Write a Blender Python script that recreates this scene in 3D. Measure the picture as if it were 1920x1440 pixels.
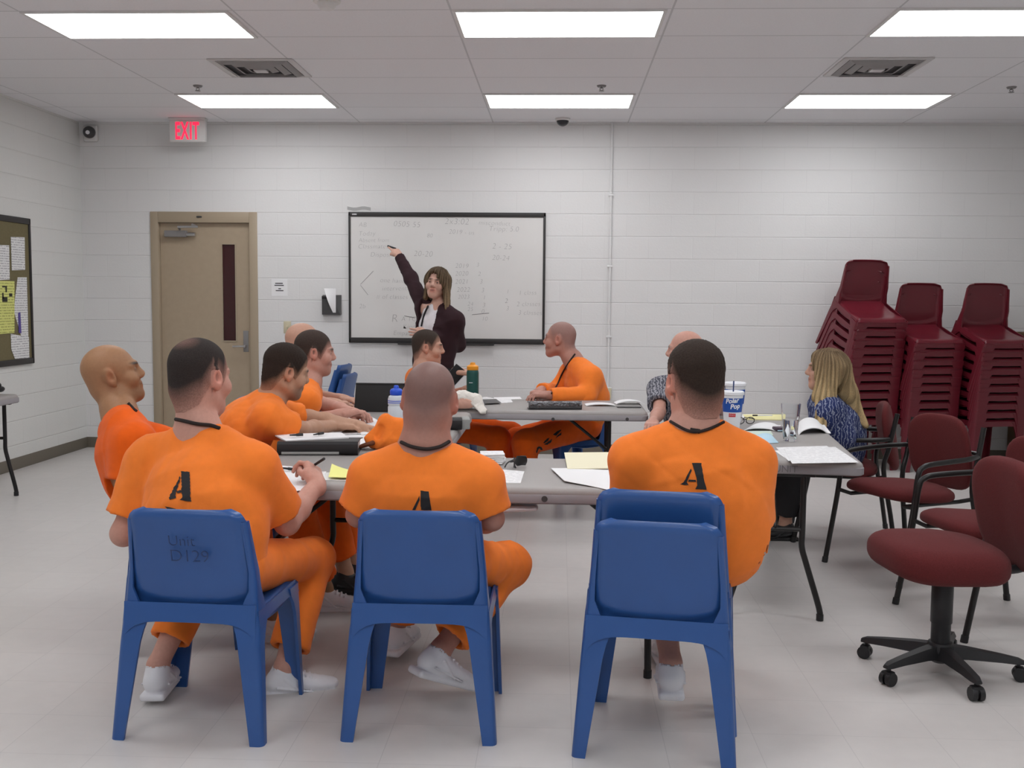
import bpy, bmesh, math, random
import numpy as np
from mathutils import Vector, Matrix
random.seed(4); rng = np.random.default_rng(7)
sc = bpy.context.scene
for o in list(bpy.data.objects): bpy.data.objects.remove(o)

# ------------------------------------------------------------------ camera, world, exposure
CAMH, PITCH, YAW, ROLL, FPX = 1.464, .0827, .0444, .0085, 1954.
_cp, _sp = math.cos(YAW), math.sin(YAW)
_f0 = np.array([-_sp, _cp, 0]); _r0 = np.array([_cp, _sp, 0]); _u0 = np.array([0, 0, 1.])
FW = math.cos(PITCH)*_f0 - math.sin(PITCH)*_u0
_u1 = math.cos(PITCH)*_u0 + math.sin(PITCH)*_f0
RT = math.cos(ROLL)*_r0 + math.sin(ROLL)*_u1
UP = math.cos(ROLL)*_u1 - math.sin(ROLL)*_r0
cam = bpy.data.cameras.new('camera'); camo = bpy.data.objects.new('camera', cam); sc.collection.objects.link(camo)
cam.sensor_fit = 'HORIZONTAL'; cam.sensor_width = 36.; cam.lens = FPX/1920*36.; cam.clip_start = .05; cam.clip_end = 60
M = Matrix.Identity(4)
for i in range(3):
    M[i][0], M[i][1], M[i][2] = RT[i], UP[i], -FW[i]
M[0][3], M[1][3], M[2][3] = 0, 0, CAMH
camo.matrix_world = M
sc.camera = camo
w = bpy.data.worlds.new('world'); sc.world = w; w.use_nodes = True
w.node_tree.nodes['Background'].inputs[0].default_value = (.8, .85, .9, 1); w.node_tree.nodes['Background'].inputs[1].default_value = .05
sc.view_settings.view_transform = 'Standard'; sc.view_settings.look = 'None'; sc.view_settings.gamma = 1
sc.view_settings.use_curve_mapping = False
sc.view_settings.exposure = 0.0
LAMP = 8.4          # emission of the ceiling light diffusers

def W(u, v, y=None, z=None, x=None):
    """point of the room seen at photo pixel (u, v), at the given depth, height or side distance"""
    d = (u-960)/FPX*RT - (v-720)/FPX*UP + FW
    t = y/d[1] if y is not None else ((z-CAMH)/d[2] if z is not None else x/d[0])
    return np.array([0, 0, CAMH]) + t*d

# ------------------------------------------------------------------ materials
def mat(name, col, rough=.6, metal=0., var=0., vscale=20., bump=0., bscale=80., spec=.5, attr=False, emit=None, trans=0., ior=1.45, sheen=0., coat=0.):
    m = bpy.data.materials.new(name); m.use_nodes = True
    nt = m.node_tree; N = nt.nodes; L = nt.links; b = N['Principled BSDF']
    b.inputs['Base Color'].default_value = (*col, 1); b.inputs['Roughness'].default_value = rough; b.inputs['Metallic'].default_value = metal
    b.inputs['Specular IOR Level'].default_value = spec; b.inputs['IOR'].default_value = ior
    b.inputs['Transmission Weight'].default_value = trans; b.inputs['Sheen Weight'].default_value = sheen; b.inputs['Coat Weight'].default_value = coat
    tc = N.new('ShaderNodeTexCoord')
    if attr:
        a = N.new('ShaderNodeAttribute'); a.attribute_name = 'Col'; src = a.outputs['Color']
    else:
        src = None
    if var or attr:
        n = N.new('ShaderNodeTexNoise'); n.inputs['Scale'].default_value = vscale; n.inputs['Detail'].default_value = 4; L.new(tc.outputs['Object'], n.inputs['Vector'])
        mr = N.new('ShaderNodeMapRange'); mr.inputs['To Min'].default_value = 1-var; mr.inputs['To Max'].default_value = 1+var; mr.inputs['From Min'].default_value = .25; mr.inputs['From Max'].default_value = .75
        L.new(n.outputs['Fac'], mr.inputs['Value'])
        mx = N.new('ShaderNodeMix'); mx.data_type = 'RGBA'; mx.blend_type = 'MULTIPLY'; mx.inputs[0].default_value = 1
        if src: L.new(src, mx.inputs[6])
        else: mx.inputs[6].default_value = (*col, 1)
        L.new(mr.outputs[0], mx.inputs[7]); L.new(mx.outputs[2], b.inputs['Base Color'])
    if bump:
        n2 = N.new('ShaderNodeTexNoise'); n2.inputs['Scale'].default_value = bscale; n2.inputs['Detail'].default_value = 3; L.new(tc.outputs['Object'], n2.inputs['Vector'])
        bp = N.new('ShaderNodeBump'); bp.inputs['Strength'].default_value = bump; bp.inputs['Distance'].default_value = .01; L.new(n2.outputs['Fac'], bp.inputs['Height']); L.new(bp.outputs[0], b.inputs['Normal'])
    if emit:
        b.inputs['Emission Color'].default_value = (*col, 1); b.inputs['Emission Strength'].default_value = emit
    return m

def wall_mat(name, axis, col):
    """painted concrete block: running-bond joints as relief"""
    m = mat(name, col, .55, spec=.3); nt = m.node_tree; N = nt.nodes; L = nt.links; b = N['Principled BSDF']
    tc = N.new('ShaderNodeTexCoord'); sp = N.new('ShaderNodeSeparateXYZ'); cb = N.new('ShaderNodeCombineXYZ'); L.new(tc.outputs['Object'], sp.inputs[0])
    L.new(sp.outputs['X' if axis == 'x' else 'Y'], cb.inputs[0]); L.new(sp.outputs['Z'], cb.inputs[1])
    br = N.new('ShaderNodeTexBrick'); br.offset = .5; br.inputs['Scale'].default_value = 1; br.inputs['Brick Width'].default_value = .4064; br.inputs['Row Height'].default_value = .2032
    br.inputs['Mortar Size'].default_value = .0035; br.inputs['Mortar Smooth'].default_value = .6
    c = col; br.inputs['Color1'].default_value = (*c, 1); br.inputs['Color2'].default_value = (c[0]*.985, c[1]*.985, c[2]*.985, 1); br.inputs['Mortar'].default_value = (c[0]*.96, c[1]*.96, c[2]*.96, 1)
    L.new(cb.outputs[0], br.inputs['Vector']); L.new(br.outputs['Color'], b.inputs['Base Color'])
    n = N.new('ShaderNodeTexNoise'); n.inputs['Scale'].default_value = 60; L.new(tc.outputs['Object'], n.inputs['Vector'])
    sub = N.new('ShaderNodeMath'); sub.operation = 'MULTIPLY_ADD'; sub.inputs[1].default_value = -.18; L.new(br.outputs['Fac'], sub.inputs[0])
    sc_ = N.new('ShaderNodeMath'); sc_.operation = 'MULTIPLY'; sc_.inputs[1].default_value = .25; L.new(n.outputs['Fac'], sc_.inputs[0]); 
    fr = N.new('ShaderNodeMath'); fr.operation = 'DIVIDE'; fr.inputs[1].default_value = .2032; L.new(sp.outputs['Z'], fr.inputs[0])
    f2 = N.new('ShaderNodeMath'); f2.operation = 'PINGPONG'; f2.inputs[1].default_value = .5; L.new(fr.outputs[0], f2.inputs[0])
    f3 = N.new('ShaderNodeMapRange'); f3.inputs['From Min'].default_value = .0; f3.inputs['From Max'].default_value = .03; f3.inputs['To Min'].default_value = -.9; f3.inputs['To Max'].default_value = 0; L.new(f2.outputs[0], f3.inputs['Value'])
    ad = N.new('ShaderNodeMath'); ad.operation = 'ADD'; L.new(f3.outputs[0], ad.inputs[0]); L.new(sc_.outputs[0], ad.inputs[1]); L.new(ad.outputs[0], sub.inputs[2])
    bp = N.new('ShaderNodeBump'); bp.inputs['Strength'].default_value = .5; bp.inputs['Distance'].default_value = .006; L.new(sub.outputs[0], bp.inputs['Height']); L.new(bp.outputs[0], b.inputs['Normal'])
    return m

def grid_mat(name, col, line, sx, sy, ox, oy, lw, rough, spec, nvar, nscale, bumpd=.002, tilevar=0.):
    """surface divided by a rectangular grid of lines (tiles)"""
    m = mat(name, col, rough, spec=spec); nt = m.node_tree; N = nt.nodes; L = nt.links; b = N['Principled BSDF']
    tc = N.new('ShaderNodeTexCoord'); sp = N.new('ShaderNodeSeparateXYZ'); L.new(tc.outputs['Object'], sp.inputs[0])
    def mth(op, a, bb=None, c=None):
        n = N.new('ShaderNodeMath'); n.operation = op
        for i, q in enumerate((a, bb, c)):
            if q is None: continue
            if isinstance(q, (int, float)): n.inputs[i].default_value = q
            else: L.new(q, n.inputs[i])
        return n.outputs[0]
    outs = []; ids = []
    for ax, s, o in (('X', sx, ox), ('Y', sy, oy)):
        t = mth('DIVIDE', mth('SUBTRACT', sp.outputs[ax], o), s)
        ids.append(mth('FLOOR', t)); fr = mth('FRACT', t)
        dist = mth('MULTIPLY', mth('MINIMUM', fr, mth('SUBTRACT', 1., fr)), s)
        outs.append(mth('LESS_THAN', dist, lw))
    ln = mth('MAXIMUM', *outs)
    n = N.new('ShaderNodeTexNoise'); n.inputs['Scale'].default_value = nscale; n.inputs['Detail'].default_value = 5; L.new(tc.outputs['Object'], n.inputs['Vector'])
    cb = N.new('ShaderNodeCombineXYZ'); L.new(ids[0], cb.inputs[0]); L.new(ids[1], cb.inputs[1])
    wn = N.new('ShaderNodeTexWhiteNoise'); wn.noise_dimensions = '2D'; L.new(cb.outputs[0], wn.inputs[0])
    f = mth('ADD', mth('MULTIPLY_ADD', mth('SUBTRACT', n.outputs['Fac'], .5), 2*nvar, 1.), mth('MULTIPLY', mth('SUBTRACT', wn.outputs[0], .5), tilevar))
    mx = N.new('ShaderNodeMix'); mx.data_type = 'RGBA'; mx.blend_type = 'MULTIPLY'; mx.inputs[0].default_value = 1; mx.inputs[6].default_value = (*col, 1); L.new(f, mx.inputs[7])
    m2 = N.new('ShaderNodeMix'); m2.data_type = 'RGBA'; L.new(ln, m2.inputs[0]); L.new(mx.outputs[2], m2.inputs[6]); m2.inputs[7].default_value = (*line, 1)
    L.new(m2.outputs[2], b.inputs['Base Color'])
    h = mth('SUBTRACT', mth('MULTIPLY', n.outputs['Fac'], .3), ln)
    bp = N.new('ShaderNodeBump'); bp.inputs['Strength'].default_value = .4; bp.inputs['Distance'].default_value = bumpd; L.new(h, bp.inputs['Height']); L.new(bp.outputs[0], b.inputs['Normal'])
    return m

def lines_mat(name, paper, ink, axis, pitch, duty, rough=.7):
    """paper printed with rows of text-like dashes"""
    m = mat(name, paper, rough, spec=.2); nt = m.node_tree; N = nt.nodes; L = nt.links; b = N['Principled BSDF']
    tc = N.new('ShaderNodeTexCoord'); sp = N.new('ShaderNodeSeparateXYZ'); L.new(tc.outputs['Object'], sp.inputs[0])
    def mth(op, a, bb=None):
        n = N.new('ShaderNodeMath'); n.operation = op
        for i, q in enumerate((a, bb)):
            if q is None: continue
            if isinstance(q, (int, float)): n.inputs[i].default_value = q
            else: L.new(q, n.inputs[i])
        return n.outputs[0]
    fr = mth('FRACT', mth('DIVIDE', sp.outputs[axis], pitch))
    n = N.new('ShaderNodeTexNoise'); n.inputs['Scale'].default_value = 55; L.new(tc.outputs['Object'], n.inputs['Vector'])
    k = mth('MULTIPLY', mth('LESS_THAN', fr, duty), mth('GREATER_THAN', n.outputs['Fac'], .45))
    m2 = N.new('ShaderNodeMix'); m2.data_type = 'RGBA'; L.new(k, m2.inputs[0]); m2.inputs[6].default_value = (*paper, 1); m2.inputs[7].default_value = (*ink, 1); L.new(m2.outputs[2], b.inputs['Base Color'])
    return m

MT = dict(
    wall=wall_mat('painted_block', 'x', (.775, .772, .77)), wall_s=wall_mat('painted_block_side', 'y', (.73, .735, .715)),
    ceiling=grid_mat('ceiling_tiles', (.86, .855, .88), (.64, .64, .66), 1.235, .599, -.626, 5.958, .006, .9, .1, .05, 90, .003, .03),
    floor=grid_mat('vinyl_floor_tiles', (.645, .62, .605), (.54, .52, .51), .3048, .3048, .06, .1, .0012, .32, .4, .05, 14, .0008, .035),
    base=mat('vinyl_base', (.16, .14, .11), .5), tan=mat('tan_paint', (.42, .335, .24), .45, var=.03), tan2=mat('tan_frame_paint', (.40, .325, .235), .45),
    lamp=mat('light_diffuser', (.975, .985, 1), .5, emit=LAMP), frame_w=mat('white_metal', (.75, .74, .73), .4), vent=mat('vent_metal', (.62, .6, .6), .5), dark=mat('dark_gap', (.09, .09, .095), .8),
    blue=mat('blue_plastic', (.026, .095, .31), .33, var=.06, vscale=6, bump=.03, bscale=300, coat=.15), navy=mat('navy_plastic', (.02, .05, .16), .35),
    maroon=mat('maroon_plastic', (.14, .012, .022), .3, var=.05, vscale=5, coat=.15), fabric_m=mat('maroon_fabric', (.115, .02, .021), .95, var=.12, vscale=160, bump=.25, bscale=500, sheen=.04, spec=.25),
    black=mat('black_metal', (.012, .011, .011), .35), blackp=mat('black_plastic', (.016, .016, .018), .45), black_m=mat('black_matte', (.014, .013, .013), .8), chrome=mat('brushed_metal', (.6, .6, .62), .3, 1.),
    tablet=mat('grey_tabletop', (.34, .32, .31), .45, var=.05, vscale=200, bump=.06, bscale=500), tedge=mat('grey_table_edge', (.30, .285, .30), .5, var=.03),
    wb=mat('whiteboard_surface', (.74, .73, .715), .25, var=.025, vscale=3), wbf=mat('black_board_frame', (.03, .028, .028), .5), cork=mat('olive_pinboard', (.17, .145, .075), .9, var=.08, vscale=60),
    paper=mat('white_paper', (.86, .86, .87), .7, spec=.2), cream=mat('manila_paper', (.88, .83, .62), .7, spec=.2), yellow=mat('yellow_paper', (.90, .90, .32), .7, spec=.2), legal=mat('pale_yellow_paper', (.85, .80, .42), .7, spec=.2), lblue=mat('pale_blue_paper', (.50, .72, .86), .7), lgreen=mat('pale_green_paper', (.62, .75, .66), .7),
    printed=lines_mat('printed_paper', (.86, .86, .87), (.55, .55, .57), 'Y', .022, .22), printed_v=lines_mat('printed_notice', (.80, .80, .80), (.45, .45, .47), 'Z', .02, .4), yellow_v=lines_mat('printed_yellow_notice', (.72, .74, .25), (.40, .42, .12), 'Z', .022, .4),
    red=mat('exit_red', (1., .02, .07), .5, emit=1.3), redp=mat('red_print', (.6, .03, .04), .5), orange=mat('orange_cotton', (.95, .232, .034), .9, var=.04, vscale=30, bump=.12, bscale=450, sheen=.1, spec=.2), orange2=mat('deep_orange_cotton', (.85, .125, .008), .9, var=.05, vscale=30, bump=.12, bscale=450, sheen=.1, spec=.2),
    skin=mat('skin', (.5, .3, .2), .5, attr=True, var=.05, vscale=90, bump=.05, bscale=250, spec=.35), hair=mat('hair', (.03, .02, .015), .75, attr=True, var=.25, vscale=220, bump=.5, bscale=420, spec=.2),
    shoe=mat('white_leather', (.80, .80, .84), .5, var=.03), sole=mat('white_rubber', (.7, .7, .72), .7), ink=mat('black_ink', (.018, .017, .02), .8), pencil=mat('faint_marker', (.36, .35, .35), .7), pencil2=mat('marker_ink', (.17, .16, .17), .7), cordm=mat('dark_cord', (.02, .013, .012), .8),
    cardigan=mat('plum_knit', (.028, .009, .013), .95, var=.1, vscale=300, bump=.3, bscale=500), blouse=mat('white_blouse', (.72, .69, .72), .8, var=.06, vscale=25), slacks=mat('black_trousers', (.016, .015, .017), .85),
    wood=mat('brown_wood', (.13, .07, .025), .5, var=.2, vscale=8), pglass=mat('dark_red_glass', (.045, .008, .01), .12), beige=mat('beige_plastic', (.62, .56, .40), .5), grey=mat('grey_metal', (.25, .24, .24), .45), darkgrey=mat('dark_grey_plastic', (.06, .058, .06), .35),
    green=mat('green_bottle_plastic', (.008, .07, .06), .4), ocap=mat('amber_lid_plastic', (.85, .33, .02), .4), bcap=mat('blue_lid_plastic', (.02, .09, .65), .35), frosted=mat('frosted_plastic', (.68, .74, .80), .35), cupw=mat('white_foam', (.85, .86, .9), .5), cupb=mat('blue_cup_print', (.015, .09, .42), .45),
    glass=mat('clear_plastic', (.95, .96, .97), .03, trans=1., ior=1.25), water=mat('water', (.96, .98, .99), .0, trans=1., ior=1.33), foil=mat('black_foil', (.16, .16, .17), .2, 1., bump=1., bscale=38), shade=mat('smoked_dome', (.03, .03, .035), .15), cloth_w=mat('white_cloth', (.80, .76, .70), .9, bump=.3, bscale=120), pinkc=mat('pink_cloth', (.72, .42, .33), .9), smudge=mat('grey_scuff', (.45, .45, .45), .9), grey_p=mat('grey_binder_edge', (.33, .34, .33), .5), purple=mat('purple_paper', (.10, .07, .30), .6), print_bl=mat('dark_print', (.03, .03, .02), .8),
)
def pattern_mat(name, c1, c2, scale, thr, dist=2.):
    m = mat(name, c1, .9, spec=.2); nt = m.node_tree; N = nt.nodes; L = nt.links; b = N['Principled BSDF']
    tc = N.new('ShaderNodeTexCoord'); wv = N.new('ShaderNodeTexWave'); wv.inputs['Scale'].default_value = scale; wv.inputs['Distortion'].default_value = 9; wv.inputs['Detail'].default_value = 3; wv.inputs['Detail Scale'].default_value = dist; L.new(tc.outputs['Object'], wv.inputs['Vector'])
    cr = N.new('ShaderNodeValToRGB'); cr.color_ramp.elements[0].position = thr; cr.color_ramp.elements[1].position = thr+.2; cr.color_ramp.elements[0].color = (*c1, 1); cr.color_ramp.elements[1].color = (*c2, 1); L.new(wv.outputs['Fac'], cr.inputs[0]); L.new(cr.outputs[0], b.inputs['Base Color'])
    return m
MT['blue_pat'] = pattern_mat('navy_patterned_cloth', (.03, .042, .13), (.26, .29, .40), 17, .70)
MT['grey_pat'] = pattern_mat('grey_patterned_cloth', (.09, .095, .12), (.34, .34, .38), 16, .45)

# ------------------------------------------------------------------ mesh helpers
def link(name, me, m=None, parent=None, loc=(0, 0, 0), rz=0.):
    o = bpy.data.objects.new(name, me); sc.collection.objects.link(o)
    if m is not None: me.materials.append(m)
    o.location = loc; o.rotation_euler = (0, 0, rz)
    if parent is not None: o.parent = parent
    return o
def tag(o, label, cat, group=None, kind=None):
    if label: o['label'] = label
    if cat: o['category'] = cat
    if group: o['group'] = group
    if kind: o['kind'] = kind
    return o
def empty(name, loc=(0, 0, 0), rz=0.):
    o = bpy.data.objects.new(name, None); sc.collection.objects.link(o); o.location = loc; o.rotation_euler = (0, 0, rz); o.empty_display_size = .1
    return o
def obj(name, bm, m, parent=None, loc=(0, 0, 0), rz=0., smooth=True, angle=40):
    bmesh.ops.recalc_face_normals(bm, faces=bm.faces)
    me = bpy.data.meshes.new(name); bm.to_mesh(me); bm.free()
    if smooth:
        me.shade_smooth()
        me.set_sharp_from_angle(angle=math.radians(angle))
    return link(name, me, m, parent, loc, rz)
def NB(): return bmesh.new()
def box(bm, x0, x1, y0, y1, z0, z1, bev=0., seg=2, mtx=None):
    r = bmesh.ops.create_cube(bm, size=1.); vs = r['verts']
    bmesh.ops.scale(bm, vec=(x1-x0, y1-y0, z1-z0), verts=vs); bmesh.ops.translate(bm, vec=((x0+x1)/2, (y0+y1)/2, (z0+z1)/2), verts=vs)
    if bev:
        es = list({e for v in vs for e in v.link_edges})
        rr = bmesh.ops.bevel(bm, geom=es, offset=bev, segments=seg, affect='EDGES', profile=.5); vs = list({v for f in rr['faces'] for v in f.verts} | {v for v in vs if v.is_valid})
    if mtx is not None: bmesh.ops.transform(bm, matrix=mtx, verts=[v for v in vs if v.is_valid])
    return bm
def BX(*a, **k): return box(NB(), *a, **k)
def tube(bm, pts, r, n=10, close=False, cap=True):
    """tube along points; r a number or one per point"""
    P = [Vector(p) for p in pts]; m = len(P); rr = r if hasattr(r, '__len__') else [r]*m
    rings = []; ref = None
    for i in range(m):
        a = P[i-1] if (i or close) else P[i]; b = P[(i+1) % m] if (i < m-1 or close) else P[i]
        t = (b-a).normalized()
        if ref is None: ref = t.orthogonal().normalized()
        ref = (ref - t*ref.dot(t)).normalized(); s = t.cross(ref)
        rings.append([bm.verts.new(P[i] + (ref*math.cos(2*math.pi*k/n) + s*math.sin(2*math.pi*k/n))*rr[i]) for k in range(n)])
    for i in range(m if close else m-1):
        A, B = rings[i], rings[(i+1) % m]
        for k in range(n): bm.faces.new((A[k], A[(k+1) % n], B[(k+1) % n], B[k]))
    if cap and not close:
        bm.faces.new(rings[0][::-1]); bm.faces.new(rings[-1])
    return bm
def smooth_path(pts, n=6, close=False):
    """Catmull-Rom through the points"""
    P = [np.array(p, float) for p in pts]; out = []; m = len(P)
    for i in range(m if close else m-1):
        g = lambda j: P[j % m] if close else P[min(max(j, 0), m-1)]
        p0, p1, p2, p3 = g(i-1), g(i), g(i+1), g(i+2)
        for k in range(n):
            t = k/n; out.append(.5*((2*p1)+(-p0+p2)*t+(2*p0-5*p1+4*p2-p3)*t*t+(-p0+3*p1-3*p2+p3)*t**3))
    if not close: out.append(P[-1])
    return out
def lathe(bm, prof, n=24, c=(0, 0, 0), cap=True):
    rings = [[bm.verts.new((c[0]+r*math.cos(2*math.pi*k/n), c[1]+r*math.sin(2*math.pi*k/n), c[2]+z)) for k in range(n)] for r, z in prof]
    for A, B in zip(rings, rings[1:]):
        for k in range(n): bm.faces.new((A[k], A[(k+1) % n], B[(k+1) % n], B[k]))
    if cap: bm.faces.new(rings[0][::-1]); bm.faces.new(rings[-1])
    return bm
def cylinder(bm, a, b, r, n=16): return tube(bm, [a, b], r, n)
def surf(fn, nu, nv, th=0., us=(-1, 1), vs=(0, 1), bm=None):
    """sheet of a parametric surface, thickened"""
    bm = bm or NB()
    g = [[bm.verts.new(fn(us[0]+(us[1]-us[0])*i/nu, vs[0]+(vs[1]-vs[0])*j/nv)) for i in range(nu+1)] for j in range(nv+1)]
    fs = [bm.faces.new((g[j][i], g[j][i+1], g[j+1][i+1], g[j+1][i])) for j in range(nv) for i in range(nu)]
    if th:
        bmesh.ops.recalc_face_normals(bm, faces=fs); bmesh.ops.solidify(bm, geom=fs, thickness=th)
    return bm
def loft(bm, rings, cap=True, closed=True):
    R = [[bm.verts.new(p) for p in r] for r in rings]; n = len(R[0])
    for A, B in zip(R, R[1:]):
        for k in range(n if closed else n-1): bm.faces.new((A[k], A[(k+1) % n], B[(k+1) % n], B[k]))
    if cap and closed: bm.faces.new(R[0][::-1]); bm.faces.new(R[-1])
    return bm
def rrect(hx, hy, r, n=5):
    out = []
    for cx, cy, a0 in ((hx-r, hy-r, 0), (-hx+r, hy-r, 90), (-hx+r, -hy+r, 180), (hx-r, -hy+r, 270)):
        for k in range(n+1):
            a = math.radians(a0+90*k/n); out.append((cx+r*math.cos(a), cy+r*math.sin(a)))
    return out
def text_mesh(s, size, name, m, parent=None, mtx=None, shear=0., ext=.0, off=0., align='LEFT', spacing=1.):
    cu = bpy.data.curves.new('tmp', 'FONT'); cu.body = s; cu.size = size; cu.shear = shear; cu.extrude = ext; cu.offset = off; cu.align_x = align; cu.space_character = spacing
    to = bpy.data.objects.new('tmp', cu); sc.collection.objects.link(to)
    dg = bpy.context.evaluated_depsgraph_get(); me = bpy.data.meshes.new_from_object(to.evaluated_get(dg)); me.name = name
    bpy.data.objects.remove(to); bpy.data.curves.remove(cu)
    me.materials.clear()
    if mtx is not None: me.transform(mtx)
    return link(name, me, m, parent)
WALLTXT = lambda x, y, z: Matrix.Translation((x, y, z)) @ Matrix.Rotation(math.pi/2, 4, 'X')   # text upright on a wall facing the room (-Y)
def copy_tree(o, parent=None):
    c = o.copy(); sc.collection.objects.link(c)
    if parent is not None: c.parent = parent
    for ch in [q for q in KIDS.get(o.name, [])]: copy_tree(ch, c)
    return c
KIDS = {}
def reg_kids(root):
    KIDS.clear()
    for q in bpy.data.objects:
        if q.parent is not None: KIDS.setdefault(q.parent.name, []).append(q)
# ------------------------------------------------------------------ the room
D, HC, XL, XR, YF = 9.72, 3.066, -4.506, 5.3, -3.4
def struct(o): o['kind'] = 'structure'; return o
struct(obj('floor', BX(XL-.1, XR+.1, YF-.1, D+.15, -.1, 0), MT['floor'], smooth=False))
struct(obj('ceiling', BX(XL-.1, XR+.1, YF-.1, D+.15, HC, HC+.08), MT['ceiling'], smooth=False))
DX0, DX1, DZ = -3.845, -2.83, 2.24
bm = NB(); box(bm, XL-.1, DX0, D, D+.15, 0, HC); box(bm, DX1, XR+.1, D, D+.15, 0, HC); box(bm, DX0, DX1, D, D+.15, DZ, HC)
struct(obj('wall_back', bm, MT['wall'], smooth=False))
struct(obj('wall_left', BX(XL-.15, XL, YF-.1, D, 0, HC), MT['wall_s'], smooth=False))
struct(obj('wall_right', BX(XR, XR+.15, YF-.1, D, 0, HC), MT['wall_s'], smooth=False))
struct(obj('wall_front', BX(XL, XR, YF-.15, YF, 0, HC), MT['wall'], smooth=False))
struct(obj('baseboard_left', BX(XL, XL+.006, YF, D, 0, .1, .002), MT['base']))
bm = NB(); box(bm, XL+.006, DX0-.002, D-.006, D, 0, .1); box(bm, DX1+.002, XR, D-.006, D, 0, .1)
struct(obj('baseboard_back', bm, MT['base']))
# door frame and leaf
bm = NB(); fw = .075
box(bm, DX0, DX0+fw, D-.012, D+.1, 0, DZ, .004); box(bm, DX1-fw, DX1, D-.012, D+.1, 0, DZ, .004); box(bm, DX0+fw, DX1-fw, D-.012, D+.1, DZ-.1, DZ, .004)
struct(obj('trim_1', bm, MT['tan2']))
LX0, LX1, LZ = DX0+fw+.002, DX1-fw-.002, DZ-.102
wx0, wx1, wz0, wz1 = -3.175, -3.055, 1.035, 1.94
bm = NB()
for a in ((LX0, wx0, .012, LZ), (wx1, LX1, .012, LZ), (wx0, wx1, .012, wz0), (wx0, wx1, wz1, LZ)): box(bm, a[0], a[1], D+.035, D+.08, a[2], a[3])
door = struct(obj('door_1', bm, MT['tan'], smooth=False))
obj('vision_panel', BX(wx0, wx1, D+.045, D+.06, wz0, wz1), MT['pglass'], door)['label'] = 'narrow dark red glazed panel'
bm = NB()
for a in ((wx0-.012, wx0, wz0-.012, wz1+.012), (wx1, wx1+.012, wz0-.012, wz1+.012), (wx0, wx1, wz0-.012, wz0), (wx0, wx1, wz1, wz1+.012)): box(bm, a[0], a[1], D+.028, D+.04, a[2], a[3])
obj('glazing_bead', bm, MT['tan2'], door)
cl = obj('door_closer', BX(-3.71, -3.5, D-.025, D+.035, 2.005, 2.065, .008), MT['grey'], door); cl['label'] = 'grey overhead closer'
bm = NB(); tube(bm, [(-3.56, D-.01, 2.075), (-3.56, D-.06, 2.095), (-3.36, D-.1, 2.095), (-3.44, D-.02, 2.12)], .011); cylinder(bm, (-3.51, D-.0, 2.03), (-3.42, D-.0, 2.03), .018)
obj('closer_arm', bm, MT['chrome'], cl)
pl = obj('lock_plate', BX(-2.985, -2.935, D+.028, D+.036, .93, 1.13, .003), MT['grey'], door); pl['label'] = 'grey metal lock plate'
bm = NB(); cylinder(bm, (-2.96, D+.03, .985), (-2.96, D-.03, .985), .012); tube(bm, [(-2.96, D-.03, .985), (-3.01, D-.03, .985), (-3.07, D-.028, .983)], .009)
obj('lever_handle', bm, MT['chrome'], pl)
obj('frame_contact', BX(-3.4, -3.35, D-.02, D-.012, DZ-.055, DZ-.04, .002), MT['darkgrey'], door)

# ceiling lights: three columns of recessed fittings, the rows over the camera included
LW, LD = 1.159, .563
where = {5.973: 'upper row, nearer the camera', 8.369: 'lower row, nearer the back wall'}
names = {-3.069: 'left', -.599: 'middle', 1.855: 'right'}
for yl in (5.973, 8.369, 3.577, 1.181, -1.215):
    for xl in (-3.069, -.599, 1.855):
        t = empty('ceiling_light', (xl+LW/2, yl+LD/2, HC))
        pos = names[xl]
        if yl > 5: lab = 'recessed white ceiling light, %s one of the %s' % (pos, where[yl])
        else: lab = 'recessed ceiling light behind the photo edge, %s side, row %.0f m from the front' % (pos, yl-YF)
        tag(t, lab, 'light', 'recessed ceiling lights')
        bm = NB(); a, b, e = LW/2, LD/2, .02
        for q in ((-a-e, a+e, -b-e, -b), (-a-e, a+e, b, b+e), (-a-e, -a, -b, b), (a, a+e, -b, b)): box(bm, q[0], q[1], q[2], q[3], -.012, 0)
        obj('frame', bm, MT['frame_w'], t, smooth=False)
        obj('diffuser', BX(-a, a, -b, b, -.008, -.001), MT['lamp'], t, smooth=False)
# ceiling vents: square louvred diffusers
for vx, lab in ((-2.12, 'square louvred ceiling vent left of the middle lights'), (2.16, 'square louvred ceiling vent right of the middle lights')):
    t = empty('ceiling_vent', (vx, 7.42, HC)); tag(t, lab, 'vent', 'square ceiling vents')
    obj('backing', BX(-.28, .28, -.26, .26, -.004, -.001), MT['dark'], t, smooth=False)
    bm = NB()
    for q in ((-.295, .295, -.285, -.25), (-.295, .295, .25, .285), (-.295, -.25, -.25, .25), (.25, .295, -.25, .25)): box(bm, q[0], q[1], q[2], q[3], -.01, 0, .003)
    obj('vent_frame', bm, MT['vent'], t)
    for k, hw in enumerate((.245, .175, .105)):
        rings = [[(-hw-.0, -hw, -.008), (hw, -hw, -.008), (hw, hw, -.008), (-hw, hw, -.008)], [(-hw+.04, -hw+.04, -.026), (hw-.04, -hw+.04, -.026), (hw-.04, hw-.04, -.026), (-hw+.04, hw-.04, -.026)]]
        lv = NB(); loft(lv, rings, cap=False); 
        bmesh.ops.solidify(lv, geom=lv.faces[:], thickness=.004)
        obj('louvre', lv, MT['vent'], t, smooth=False)
    obj('centre_plate', BX(-.045, .045, -.045, .045, -.03, -.008, .003), MT['vent'], t)
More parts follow.
